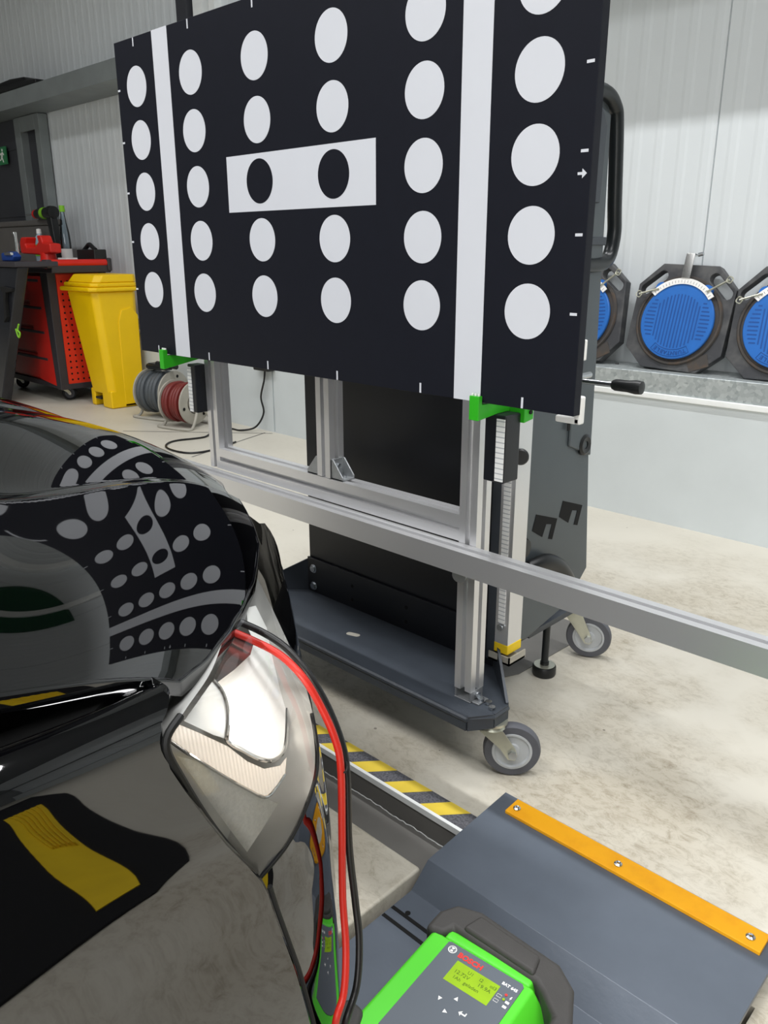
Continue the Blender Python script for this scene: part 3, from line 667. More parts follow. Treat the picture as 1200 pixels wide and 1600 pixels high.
obj('bumper_frame', clog(frame), M['charger_black'], chg, bevel=.008, seg=3)
obj('handle_bar', clog(MB().prism([(.006, .024), (.122, .016), (.116, .046), (.016, .057)], ZT - .002, ZT + .010, 'z')), M['charger_black'], chg, bevel=.005)
obj('grip', clog(MB().prism([(-.066, -.20), (-.066, -.18), (-.050, -.155), (-.024, -.157), (-.014, -.18), (-.014, -.20)], .0, ZT + .004, 'z')), M['charger_black'], chg, bevel=.008)
pan = obj('control_panel', clog(MB().prism([(.0, -.002), (.004, .0), (.114, .0), (.118, -.004), (.118, -.16), (.0, -.16), (.0, -.112)], ZT - .003, ZT - .0008, 'z')), M['charger_panel'], chg)
zf = ZT - .0006
lcd = obj('display', clog(MB().box(.027, .093, -.057, -.021, ZT - .001, zf)), M['lcd'], chg, label='yellow-green display with dark digits')
ink = MB()
for body_, a, b, sz in (('U1', .048, -.029, .0075), ('I2', .066, -.029, .0075), ('oI3', .082, -.029, .0075), ('12.72V', .032, -.037, .0082), ('19.9A', .068, -.037, .0082), ('1Ah', .035, -.046, .0075), ('geladen', .052, -.046, .0075)):
    q = text_mb(body_, sz, Matrix.Translation((a, b, zf + .0002)), 'LEFT', .00005); ink.add(q.v, q.f)
obj('digits', clog(ink), M['lcd_ink'], lcd)
q = text_mb('BOSCH', .0115, Matrix.Translation((.0225, -.0125, zf)), 'LEFT', .0002, 1.0, .0004); obj('brand_lettering', clog(q), M['logo_red'], pan)
q = text_mb('BAT 645', .0062, Matrix.Translation((.092, -.0145, zf)), 'LEFT', .0002, 1.0, .0002); obj('type_lettering', clog(q), M['white'], pan)
lg = obj('round_logo', clog(MB().prism(circle2(.0115, -.0105, .0062, 28), zf, zf + .0003, 'z')), M['white'], pan)
lk = MB(); lk.tube([(.0115 + .0046 * math.cos(2 * PI * i / 24), -.0105 + .0046 * math.sin(2 * PI * i / 24), zf + .0004) for i in range(24)], .0004, 6, closed=True)
lk.box(.0080, .0098, -.0130, -.0080, zf + .0003, zf + .0005).box(.0132, .0150, -.0130, -.0080, zf + .0003, zf + .0005).box(.0098, .0132, -.0110, -.0100, zf + .0003, zf + .0005)
obj('logo_mark', clog(lk), M['charger_panel'], lg)
def tri(c, s, ang): return [(c[0] + s * math.cos(ang + a), c[1] + s * math.sin(ang + a)) for a in (0, 2.2, -2.2)]
for c, ang in (((.040, -.084), PI * 1.5), ((.058, -.072), PI * .5), ((.056, -.096), PI * 0)):
    obj('button_mark', clog(MB().prism(tri(c, .0036, ang), zf, zf + .0003, 'z')), M['white'], pan)
obj('button_mark', clog(MB().prism([(.070, -.086), (.074, -.082), (.074, -.085), (.079, -.085), (.079, -.082), (.0805, -.082), (.0805, -.087), (.074, -.087), (.074, -.090)], zf, zf + .0003, 'z')), M['white'], pan)
for c, mm in (((.1055, -.028), 'logo_red'), ((.1060, -.0355), 'lcd')): obj('indicator_light', clog(MB().cyl((c[0], c[1], zf), (0, 0, 1), .0018, .0008, 14)), M[mm], pan)
ic = MB()
for c, s in (((.112, -.037), .0026), ((.112, -.0445), .0026)): ic.box(c[0] - s, c[0] + s, c[1] - s * .7, c[1] + s * .7, zf, zf + .0003)
for c in ((.0985, -.034), (.0985, -.0425)):
    s = .0030
    ic.tube([(c[0] - s, c[1] - s * .7, zf), (c[0] + s, c[1] - s * .7, zf), (c[0] + s, c[1] + s * .7, zf), (c[0] - s, c[1] + s * .7, zf)], .0003, 4, closed=True)
ic.prism([(.1125, -.026), (.1140, -.026), (.1128, -.0285), (.1142, -.0285), (.1120, -.0325), (.1126, -.0298), (.1114, -.0298)], zf, zf + .0003, 'z')
obj('symbol', clog(ic), M['white'], pan)

# ------------------------------------------------------------------ the black car
car = thing('car', 'glossy black car front corner with clear headlight, bonnet closed on charging leads', 'car', (-1.4, -.9, 0))
NEAR = [(0, 0, .7712), (0, 1, -.511), (0, 2, -1.8926), (0, 3, -4.0439), (0, 4, 3.0027), (1, 0, -.6024), (1, 1, -3.4439), (1, 2, -12.3224), (1, 3, 3.489), (2, 0, -2.5677), (2, 1, -13.6434), (2, 2, -10.9611), (3, 0, -7.2043), (3, 1, -13.1426), (4, 0, -5.7639)]
FAR = [(0, 0, .8375), (0, 1, -.3723), (0, 2, -.5495), (1, 0, -.0667), (1, 1, -.1106), (2, 0, -.233)]
def hood_near(x, y):
    def ev(y_): return sum(k * (x + .65) ** i * (y_ - .4) ** j for i, j, k in NEAR)
    def dy(y_): return sum(k * (x + .65) ** i * j * (y_ - .4) ** (j - 1) for i, j, k in NEAR if j)
    if y >= .17: return ev(y)
    s = max(-.6, min(0., dy(.17)))
    return ev(.17) - s * .22 * (1 - math.exp(-(.17 - y) / .22))
FOFF = .003
def hood_far(x, y):
    xm = x if x > -1.443 else -2.886 - x
    z = FOFF + sum(k * (xm + 1.3) ** i * (y - .6) ** j for i, j, k in FAR)
    z -= .27 * max(0, -1.12 - xm) ** 2 + .25 * max(0, y - .60) ** 2
    return z
def sstep(a, b, x):
    t = min(1, max(0, (x - a) / (b - a))); return t * t * (3 - 2 * t)
def hood_raw(x, y):
    xr = -.83 - .39 * (max(y, .1) - .31)
    x2, x1 = xr + .006, xr - .024
    if x >= x2: return hood_near(x, y)
    zc = hood_near(x2, y)
    if x >= x1: return zc + .07 * (x - x2)
    return hood_far(x, y) + (zc + .07 * (x1 - x2) - hood_far(x1, y)) * math.exp(-(x1 - x) / .10)
def hood_z(x, y):
    """near side, a narrow flat crest line, then the crowned middle; rounded over a few millimetres"""
    if x < -1.443: x = -2.886 - x
    if abs(x - (-.83 - .39 * (max(y, .1) - .31)) + .008) > .05: return hood_raw(x, y)
    return sum(hood_raw(x + k * .002, y) * q for k, q in ((-2, .12), (-1, .22), (0, .32), (1, .22), (2, .12)))
YFRONT = [(-1.45, .90), (-1.3, .86), (-1.15, .78), (-1.048, .716), (-.993, .697), (-.923, .663), (-.86, .630), (-.808, .598), (-.751, .551), (-.713, .518), (-.66, .463), (-.62, .416), (-.582, .364), (-.56, .323)]
def yfront(x):
    if x < -1.443: x = -2.886 - x
    return lerp(YFRONT, x)
xs = []
x = -2.32
while x < -1.2: xs.append(x); x += .028
while x < -1.02: xs.append(x); x += .010
while x < -.76: xs.append(x); x += .0024
while x < -.562: xs.append(x); x += .006
xs.append(-.56)
NV = 150
rowsH = []
for i in range(NV):
    v = i / (NV - 1); v = 1 - (1 - v) ** 1.6
    rowsH.append([(x_, -.55 + (yfront(x_) + .55) * v, 0) for x_ in xs])
rowsH = [[(p[0], p[1], hood_z(p[0], p[1])) for p in r] for r in rowsH]
hood = MB().grid(rowsH)
edge = [Vector(p) for p in rowsH[-1]] + [Vector(r[-1]) for r in rowsH[-2::-1]]
rim = [edge]
for a, b in [(.0012, .0004), (.0022, .0014), (.0026, .003), (.0022, .016)]:
    nr = []
    for k, p in enumerate(edge):
        q0, q1 = edge[max(k - 2, 0)], edge[min(k + 2, len(edge) - 1)]
        t = Vector((q1.x - q0.x, q1.y - q0.y, 0)).normalized()
        nr.append(p + Vector((-t.y * a, t.x * a, -b)))
    rim.append(nr)
hood.grid(rim)
obj('bonnet', hood, M['paint'], car, smooth=True)

# wing (front fender): sections along Y
FY = [-.5, -.3, -.1, .0, .05, .10, .14, .17, .20, .225, .25, .27, .285, .30, .315, .33, .345, .36, .375]
SEC = [(-.556, .752), (-.548, .768), (-.535, .776), (-.518, .776), (-.506, .768), (-.4995, .752), (-.4965, .73), (-.494, .70), (-.492, .66), (-.492, .60), (-.493, .52), (-.487, .44), (-.481, .36), (-.48, .27)]
YLAMP = [(.27, .405), (.352, .391), (.43, .379), (.48, .368), (.545, .354), (.623, .316), (.694, .288), (.725, .276), (.745, .274), (.762, .276), (.78, .30)]   # z -> front end of the wing
secs = cr([(a, 0, b) for a, b in SEC], 5)
rowsF = []
for i in range(46):
    u = i / 45; u = 1 - (1 - u) ** 1.5
    r = []
    for p in secs:
        ye = lerp(YLAMP, p.z) if p.x > -.545 else .30
        y = -.55 + (ye + .55) * u
        drop = .018 * sstep(.0, .30, y) if p.z > .7 else .018 * sstep(.0, .30, y) * sstep(.55, .7, p.z)
        r.append((p.x - .012 * sstep(.12, .34, y) * sstep(.62, .76, p.z), y, p.z - drop))
    rowsF.append(r)
lr = rowsF[-1]
rowsF.append([(p[0] - .004, p[1] + .003, p[2]) for p in lr]); rowsF.append([(p[0] - .03, p[1] + .002, p[2]) for p in lr])
obj('wing', MB().grid(rowsF), M['paint'], car, smooth=True)

sl = [(lerp([(b, a) for a, b in SEC][::-1], z) - .012 * sstep(.12, .34, lerp(YLAMP, z)) * sstep(.62, .76, z), lerp(YLAMP, z) + .004, z) for z in [.27 + .0137 * i for i in range(21)]]
obj('shut_line', MB().tube(sl, .0026, 8), M['gap'], car, smooth=True)
# bumper: plan curve swept down, top edge follows the lamp
BASE = [(-.502, .354), (-.505, .391), (-.511, .423), (-.527, .455), (-.555, .481), (-.605, .524), (-.70, .59), (-.95, .74), (-1.4, .82)]
bc = cr([(a, b, 0) for a, b in BASE], 10)
DZ = [(.10, -.02), (.20, .004), (.30, .012), (.40, .010), (.50, .004), (.62, -.012), (.72, -.03)]
LR = [(-.7865, .5721, .715), (-.6833, .5251, .70), (-.5981, .4901, .672), (-.5491, .4659, .642), (-.5247, .4475, .61), (-.51, .4197, .588), (-.5057, .3909, .563), (-.5085, .3576, .542)]
rowsB = []
for j in range(41):
    v = j / 40; r = []
    for k, p in enumerate(bc):
        t0, t1 = bc[max(k - 1, 0)], bc[min(k + 1, len(bc) - 1)]; t = (t1 - t0).normalized(); n_ = Vector((t.y, -t.x, 0))
        if n_.dot(Vector((.66, .75, 0))) < 0: n_ = -n_
        q = cr_at(LR, max(1 - k / 70, 0)) + Vector((.0, .0, -.003))
        z = (q.z if k < 70 else .70) * (1 - v) + .14 * v; d = lerp(DZ, z)
        b = Vector((p.x + n_.x * d, p.y + n_.y * d, z)); f = (1 - v / .18) ** 2 if v < .18 and k < 62 else 0
        r.append(b * (1 - f) + Vector((q.x, q.y, z)) * f)
    rowsB.append(r)
obj('bumper', MB().grid([[(p[0], p[1], p[2]) for p in r] for r in rowsB]), M['paint'], car, smooth=True)
rowsBL = [[(-2.8 - p[0], p[1], p[2]) for p in r] for r in rowsB]
obj('bumper', MB().grid(rowsBL), M['paint'], car, smooth=True)
# dark inner structure: keeps light from leaking through the shut lines
obj('inner_shell', MB().prism([(-2.22, -.55), (-.575, -.55), (-.575, .24), (-.66, .40), (-.85, .52), (-1.1, .64), (-1.4, .70), (-1.95, .52), (-2.22, .24)], .18, .66, 'z')
    .prism([(-.60, -.55), (-.535, -.55), (-.54, .22), (-.575, .27)], .40, .752, 'z'), M['gap'], car)
obj('rear_body', MB().box(-2.3, -.52, -1.9, -.55, .22, .80), M['paint'], car, bevel=.05)
for sx, xw in ((1, -.72), (-1, -2.30)):
    w_ = obj('wheel', MB().lathe([(.20, 0), (.30, .0), (.32, .03), (.32, .17), (.30, .20), (.20, .20)], (xw, -.10, .308), (1, 0, 0), 40), M['tyre'], car, smooth=True)
    obj('rim', MB().lathe([(0, .06), (.19, .02), (.205, .0), (.205, .2), (0, .18)], (xw, -.10, .308), (1, 0, 0), 32), M['alu_dark'], w_, smooth=True)

# headlight
LL = [(-.7865, .5721, .715), (-.6288, .4216, .735), (-.5612, .3564, .74), (-.515, .3003, .7453), (-.506, .2768, .731), (-.506, .2868, .693), (-.506, .3155, .6225), (-.5085, .3576, .542)]
OUT = Vector((.62, .6, .5)).normalized()
def lens_pt(u, v, inset=0.):
    return cr_at(LL, v) * (1 - u) + cr_at(LR, v) * u + Vector((.62, .6, .5)) * (.016 * math.sin(PI * u) * math.sin(PI * v)) - OUT * inset
lamp = obj('headlight', MB().grid([[lens_pt(u / 20, v / 40, .075 * min(1., 2.5 * max(0., math.sin(PI * u / 20))) * min(1., max(0., 4 * math.sin(PI * v / 40)))) for u in range(21)] for v in range(41)]), M['lamp_housing'], car, smooth=True, label='clear headlight with white reflector')
obj('lens', MB().grid([[lens_pt(u / 24, v / 48) for u in range(25)] for v in range(49)]), M['lens'], lamp, smooth=True)
PARTS = {
 'reflector': ('lamp_white', [(-0.69,0.4902,0.7175),(-0.7017,0.512,0.7093),(-0.6738,0.5075,0.6877),(-0.62,0.4854,0.6576),(-0.584,0.4588,0.6477),(-0.5399,0.4197,0.6411),(-0.5224,0.3934,0.6479),(-0.5174,0.373,0.6611),(-0.5195,0.3566,0.6771),(-0.5239,0.3436,0.6923),(-0.5428,0.359,0.6963),(-0.5607,0.3689,0.7042),(-0.5773,0.3726,0.7161),(-0.6004,0.4081,0.7065),(-0.6282,0.4482,0.6973),(-0.6476,0.4677,0.6982),(-0.661,0.4707,0.7078)]),
 'projector_bowl': ('lamp_bowl', [(-0.6426,0.4452,0.7207),(-0.6365,0.4556,0.7153),(-0.623,0.4499,0.7134),(-0.6014,0.429,0.7146),(-0.5789,0.3935,0.7205),(-0.5617,0.3625,0.7265),(-0.5681,0.3625,0.7283),(-0.5929,0.3892,0.7261)]),
 'main_beam_disc': ('lamp_disc', [(-0.5245,0.304,0.7295),(-0.558,0.3558,0.7329),(-0.5505,0.3591,0.7237),(-0.5409,0.3568,0.7156),(-0.528,0.3488,0.7075),(-0.5145,0.3369,0.701),(-0.5167,0.3255,0.7096),(-0.5207,0.3142,0.72)]),
 'light_strip': ('lamp_strip', [(-0.5137,0.2815,0.728),(-0.516,0.294,0.7345),(-0.5153,0.3106,0.7194),(-0.5141,0.3378,0.6933),(-0.5123,0.3554,0.6702),(-0.5116,0.3728,0.6538),(-0.5125,0.3917,0.6471),(-0.514,0.4008,0.651),(-0.5113,0.396,0.6362),(-0.5073,0.3716,0.627),(-0.5081,0.3506,0.6459),(-0.51,0.3227,0.6772),(-0.5122,0.2972,0.7079)]),
 'indicator': ('lamp_ind', [(-0.5132,0.2883,0.7088),(-0.5123,0.3026,0.698),(-0.5109,0.3253,0.6755),(-0.5093,0.3515,0.6448),(-0.5074,0.3833,0.6127),(-0.5094,0.3651,0.5933),(-0.5112,0.3484,0.5774),(-0.5118,0.3324,0.6113),(-0.5123,0.3173,0.6443),(-0.5128,0.3014,0.6806)]),
}
for nm, (mm, P) in PARTS.items():
    obj(nm, MB().poly(P), M[mm], lamp, smooth=True)
def edge_tube(idx, nm, r, mm):
    P = PARTS[nm][1]; obj('chrome_edge', MB().tube(cr([P[i] for i in idx], 6), r, 8), M[mm], lamp, smooth=True)
bl = bpy.data.lights.new('headlight_bulb', 'POINT'); bl.energy = .10; bl.color = (1, .90, .80); bl.shadow_soft_size = .008
blo = bpy.data.objects.new('headlight_bulb', bl); C.objects.link(blo); blo.parent = lamp; blo.location = Vector((-.545, .395, .690))
edge_tube([4, 5, 6, 7, 8, 9, 10, 11], 'reflector', .0022, 'chrome')
edge_tube([1, 2, 3, 4, 5], 'main_beam_disc', .0022, 'lamp_bowl')
edge_tube([0, 12, 11, 10, 9, 8], 'light_strip', .0016, 'chrome')
obj('seal', MB().tube([lens_pt(0, v / 40, .001) for v in range(18, 41)], .0035, 8), M['gap'], lamp, smooth=True)
obj('seal', MB().tube([lens_pt(1, v / 40, .001) for v in range(16, 41)], .0022, 8), M['gap'], lamp, smooth=True)

# ------------------------------------------------------------------ charging leads
red_p = [(-.655, .428, .722), (-.6409, .4297, .728), (-.6148, .4461, .718), (-.587, .4567, .708), (-.5607, .4633, .69), (-.5425, .4703, .66), (-.5266, .4732, .63), (-.5185, .4729, .60), (-.511, .4659, .53), (-.506, .4604, .455), (-.4912, .45, .405), (-.4763, .4324, .37), (-.4714, .4154, .345), (-.49, .43, .26), (-.52, .46, .16)]
red = tag(obj('charging_lead', MB().tube(cr(red_p, 8), .0040, 12), M['cable_red'], None, smooth=True), 'red charging lead running from the bonnet gap down past the headlight', 'cable', 'battery charging leads')
blk_p = [(-.672, .446, .722), (-.6588, .4483, .728), (-.6308, .4667, .716), (-.6022, .4773, .702), (-.5753, .4841, .678), (-.5525, .4894, .645), (-.5301, .4876, .61), (-.5187, .4816, .58), (-.5093, .474, .51), (-.5014, .4744, .44), (-.4905, .4689, .40), (-.4787, .453, .36), (-.4735, .4307, .33), (-.50, .45, .25), (-.53, .48, .16)]
blk = tag(obj('charging_lead', MB().tube(cr(blk_p, 8), .0040, 12), M['cable_black'], None, smooth=True), 'black charging lead tied beside the red one past the headlight', 'cable', 'battery charging leads')
c0 = Vector((-.5225, .4795, .598))
obj('cable_tie', MB().tube([c0 + Vector((.010 * math.cos(a), .008 * math.cos(a) * -.6 + .004 * math.sin(a), .006 * math.sin(a) * .4)) * 1.0 for a in [2 * PI * i / 20 for i in range(20)]], .0012, 6, closed=True), M['gap'], blk)

# ------------------------------------------------------------------ yellow pedal bin
binn = thing('pedal_bin', 'tall bright yellow plastic pedal bin with overhanging lid', 'bin', (-5.63, 2.98, 0))
def taper(x0, x1, y0, y1, z0, X0, X1, Y0, Y1, z1, mb=None, chamfer=.04):
    mb = mb or MB()
    def ring(a, b, c, d, z, ch): return [(a + ch, c, z), (b - ch, c, z), (b, c + ch, z), (b, d - ch, z), (b - ch, d, z), (a + ch, d, z), (a, d - ch, z), (a, c + ch, z)]
    A, B = ring(x0, x1, y0, y1, z0, chamfer), ring(X0, X1, Y0, Y1, z1, chamfer)
    return mb.add(A + B, [tuple(range(7, -1, -1)), tuple(range(8, 16))] + [(i, (i + 1) % 8, 8 + (i + 1) % 8, 8 + i) for i in range(8)])
bx0, bx1, by0, by1 = -5.80, -5.49, 2.825, 3.10
bb = taper(bx0, bx1, by0, by1, .10, -5.93, -5.50, 2.775, 3.12, .83)
bb.box(bx0, bx0 + .06, by0, by1, 0, .13); bb.box(bx1 - .14, bx1, by0, by1, 0, .13); bb.box(bx0, bx1, by0 + .10, by1, 0, .13)
obj('bin_body', bb, M['yellow_bin'], binn, bevel=.012)
ld = taper(-5.985, -5.47, 2.745, 3.13, .83, -5.985, -5.47, 2.745, 3.13, .86)
taper(-5.955, -5.48, 2.765, 3.13, .86, -5.955, -5.48, 2.765, 3.13, .89, ld); taper(-5.93, -5.49, 2.785, 3.13, .89, -5.90, -5.50, 2.82, 3.13, .945, ld)
obj('lid', ld, M['yellow_bin'], binn, bevel=.01)
obj('pedal', MB().box(-5.725, -5.645, by0 - .005, by0 + .08, .055, .072), M['black_plastic'], binn, bevel=.004)
obj('side_moulding', MB().prism([(2.93, .02), (3.09, .02), (3.10, .66), (3.05, .72), (2.97, .70), (2.94, .62)], -5.512, -5.488, 'x'), M['yellow_bin'], binn, bevel=.008)

# ------------------------------------------------------------------ red tool trolley and what stands on it
tro = thing('tool_trolley', 'red tool trolley with dark corner frame and perforated side panel', 'trolley', (-6.5, 2.95, 0))
TX0, TX1, TY0, TY1 = -7.05, -5.985, 2.70, 3.14
obj('carcass', MB().box(TX0, TX1 - .02, TY0 + .02, TY1, .14, .95), M['red_paint'], tro, bevel=.006)
for z0, z1 in ((.16, .34), (.36, .54), (.56, .72), (.74, .92)):
    d_ = obj('drawer', MB().box(TX0 + .08, TX1 - .14, TY0, TY0 + .03, z0, z1), M['red_paint'], tro, bevel=.006)
    obj('drawer_handle', MB().box(TX0 + .12, TX1 - .18, TY0 - .015, TY0, z1 - .035, z1 - .015), M['trolley_dark'], d_, bevel=.004)
obj('front_panel', MB().prism([(-6.33, .15), (-6.05, .12), (-6.09, .93), (-6.37, .93)], TY0 - .012, TY0 + .02, 'y'), M['red_paint'], tro, bevel=.004)
obj('corner_post', MB().prism([(-6.06, .10), (-5.985, .10), (-6.0, .98), (-6.12, .98)], TY0 - .015, TY0 + .05, 'y').box(TX1 - .03, TX1 + .005, TY1 - .05, TY1, .10, .98), M['trolley_dark'], tro, bevel=.005)
obj('side_panel', MB().box(TX1 - .022, TX1 - .008, TY0 + .05, TY1 - .05, .13, .94), M['red_panel'], tro)
hm = MB()
for i in range(7):
    for j in range(17):
        hm.cyl((TX1 - .0078, TY0 + .085 + i * .045, .17 + j * .045), (1, 0, 0), .008, .0006, 8)
obj('perforation', hm, M['hole'], tro, kind='stuff')
obj('base_frame', MB().box(TX0, TX1, TY0, TY1, .10, .14), M['trolley_dark'], tro, bevel=.004)
obj('top_tray', MB().box(TX0 - .02, TX1 + .09, TY0 - .02, TY1, .95, 1.005), M['trolley_dark'], tro, bevel=.008)
obj('push_bar', MB().tube([(TX1 + .07, TY0 - .02, 1.02), (TX1 + .07, TY1 + .0, 1.02)], .026, 14).tube([(TX1, TY0 - .02, 1.0), (TX1 + .07, TY0 - .02, 1.02)], .02, 10), M['red_paint'], tro, smooth=True, label='red push bar')
obj('bar_end', MB().box(TX1 + .02, TX1 + .105, TY1 - .03, TY1 + .005, .96, 1.055).box(TX1 + .02, TX1 + .105, TY0 - .06, TY0 - .015, .985, 1.045), M['trolley_dark'], tro, bevel=.01)
for x_, y_ in ((-6.12, 2.765), (-6.98, 2.765), (-6.12, 3.08), (-6.98, 3.08)): caster(x_, y_, math.radians(75), r=.052, parent=tro, top=.105, dark=True)
# bench vise
vz = thing('bench_vise', 'red bench vise on top of the red tool trolley', 'vise', (-6.35, 2.83, 1.005))
vb = MB().prism([(-6.62, 1.085), (-6.27, 1.075), (-6.10, 1.09), (-6.10, 1.155), (-6.22, 1.165), (-6.245, 1.215), (-6.31, 1.215), (-6.29, 1.17), (-6.36, 1.13), (-6.50, 1.13), (-6.53, 1.155), (-6.50, 1.205), (-6.59, 1.205), (-6.62, 1.17)], 2.78, 2.87, 'y')
obj('jaw_body', vb, M['red_paint'], vz, bevel=.012)
obj('vise_base', MB().lathe([(0, 0), (.10, 0), (.10, .02), (.06, .03), (.055, .085), (0, .085)], (-6.24, 2.825, 1.005), (0, 0, 1), 24), M['red_paint'], vz, smooth=True)
sp_ = obj('spindle', MB().tube([(-6.70, 2.825, 1.11), (-6.60, 2.825, 1.11)], .022, 14), M['chrome'], vz, smooth=True)
obj('spindle_bar', MB().tube([(-6.70, 2.80, 1.16), (-6.62, 2.74, .96)], .010, 10), M['chrome'], sp_, smooth=True)
# cordless screwdriver, bottles, pliers, case
dl = thing('cordless_drill', 'black cordless drill with green band and red chuck, lying on the grey box', 'drill', (-6.5, 3.0, 1.2))
obj('motor_body', MB().lathe([(0, 0), (.035, .005), (.042, .05), (.042, .20), (.05, .25), (.045, .30), (0, .31)], (-6.78, 3.02, 1.385), (1, 0, .02), 20), M['black_plastic'], dl, smooth=True)
obj('chuck', MB().lathe([(0, -.07), (.018, -.06), (.034, -.03), (.036, 0), (0, 0)], (-6.78, 3.02, 1.385), (1, 0, .02), 20), M['red_paint'], dl, smooth=True)
obj('bit', MB().tube([(-6.99, 3.02, 1.385), (-6.84, 3.02, 1.385)], .006, 8), M['bolt'], dl, smooth=True)
obj('green_band', MB().lathe([(.043, .12), (.0445, .12), (.0445, .17), (.043, .17)], (-6.78, 3.02, 1.385), (1, 0, .02), 20), M['lime'], dl, smooth=True)
obj('grip', MB().prism([(-6.57, 1.36), (-6.49, 1.37), (-6.47, 1.22), (-6.45, 1.11), (-6.55, 1.11), (-6.54, 1.22)], 2.99, 3.05, 'y'), M['black_plastic'], dl, bevel=.01)
obj('battery', MB().box(-6.62, -6.44, 2.97, 3.07, 1.005, 1.115), M['black_plastic'], dl, bevel=.01)
bt = thing('water_bottle', 'clear plastic water bottle with bright green cap, behind the vise', 'bottle', (-6.36, 3.02, 1.005))
obj('bottle_body', MB().lathe([(0, .0), (.038, .002), (.040, .02), (.038, .08), (.040, .14), (.038, .20), (.034, .24), (.024, .30), (.016, .36), (.015, .385)], (-6.36, 3.03, 1.005), (0, 0, 1), 24), M['bottle_glass'], bt, smooth=True)
obj('cap', MB().lathe([(0, .43), (.020, .43), (.021, .395), (.021, .385), (0, .385)], (-6.36, 3.03, 1.005), (0, 0, 1), 20), M['lime'], bt, smooth=True, label='green bottle cap')
obj('bottle_label', MB().lathe([(.0415, .05), (.0415, .115)], (-6.36, 3.03, 1.005), (0, 0, 1), 24), M['white'], bt, smooth=True)
sb = thing('spray_bottle', 'small clear bottle with white cap and green label beside the vise jaws', 'bottle', (-6.78, 2.98, 1.005))
obj('bottle_body', MB().lathe([(0, 0), (.045, .002), (.045, .16), (.036, .20), (.018, .225), (.018, .23), (0, .23)], (-6.70, 2.98, 1.005), (0, 0, 1), 20), M['clear_bottle'], sb, smooth=True)
obj('cap', MB().lathe([(.018, .23), (.020, .23), (.018, .265), (0, .27)], (-6.70, 2.98, 1.005), (0, 0, 1), 16), M['white'], sb, smooth=True)
obj('bottle_label', MB().lathe([(.0462, .06), (.0462, .15)], (-6.70, 2.98, 1.005), (0, 0, 1), 20), M['lime'], sb, smooth=True)
gb = thing('equipment_box', 'grey brown metal box standing behind the vise and tools', 'box', (-7.2, 3.08, 1.005))
obj('box_body', MB().box(-7.9, -6.62, 3.05, 3.14, 1.006, 1.30), M['brownbox'], gb, bevel=.01)
obj('box_lid', MB().box(-7.92, -6.60, 3.04, 3.14, 1.30, 1.345), M['brownbox'], gb, bevel=.01)
cs = thing('socket_case', 'small black case lying on the trolley top beside the red push bar', 'case', (-6.0, 3.04, 1.005))
obj('case_body', MB().box(-6.20, -5.92, 3.03, 3.13, 1.006, 1.115), M['black_plastic'], cs, bevel=.008)
obj('case_handle', MB().tube(cr([(-6.15, 3.07, 1.11), (-6.11, 3.07, 1.13), (-6.06, 3.07, 1.15), (-6.01, 3.07, 1.13), (-5.97, 3.07, 1.11)], 5), .016, 10), M['black_plastic'], cs, smooth=True)
pp = tag(obj('paper_sheet', MB().box(-6.12, -5.99, 2.84, 2.93, 1.006, 1.056), M['white']), 'small white paper slip on the red push bar', 'paper')

# dark glossy container in the left corner with a clip and stickers
dk = thing('tool_cart', 'dark glossy tapered tool cart in front of the red trolley, clip on side', 'cart', (-6.2, 2.4, 0))
obj('cart_body', MB().prism([(-7.2, .0), (-6.33, .0), (-5.70, 1.0), (-7.2, 1.0)], 2.36, 2.44, 'y'), M['dark_gloss'], dk, bevel=.01)
obj('cart_top', MB().box(-7.25, -5.69, 2.34, 2.64, 1.0, 1.035), M['trolley_dark'], dk, bevel=.006)
obj('clip', MB().prism([(-6.00, .62), (-5.94, .66), (-5.925, .78), (-5.90, .83), (-5.80, .84), (-5.80, .86), (-5.98, .87), (-5.985, .84), (-5.95, .83), (-5.965, .74)], 2.335, 2.36, 'y'), M['hole'], dk, bevel=.004)
obj('sticker', MB().prism([(-6.02, .66), (-5.98, .67), (-5.985, .70), (-6.01, .70)], 2.356, 2.36, 'y'), M['white'], dk, label='white sticker')
obj('sticker', MB().tube(cr([(-5.86, 2.356, .585), (-5.84, 2.356, .54), (-5.82, 2.356, .53), (-5.80, 2.356, .56), (-5.83, 2.356, .58), (-5.80, 2.356, .62)], 4), .006, 6), M['lime'], dk, label='green sticker')
pw = thing('blue_pliers', 'blue handled tool lying on the dark tool cart top', 'tool', (-5.95, 2.42, 1.036))
obj('handle', MB().prism([(-6.05, 1.036), (-5.87, 1.036), (-5.84, 1.07), (-5.90, 1.10), (-6.05, 1.09)], 2.40, 2.46, 'y'), M['blue_plastic'], pw, bevel=.01)
obj('steel_head', MB().box(-5.97, -5.86, 2.39, 2.41, 1.075, 1.095), M['chrome'], pw, bevel=.003)
cf = tag(obj('hand_tool', MB().tube([(-6.06, 2.52, 1.036), (-6.08, 2.53, 1.20), (-6.09, 2.53, 1.225)], [.016, .012, .018], 10), M['chrome'], None, smooth=True), 'small upright chrome hand tool standing on the dark tool cart', 'tool')

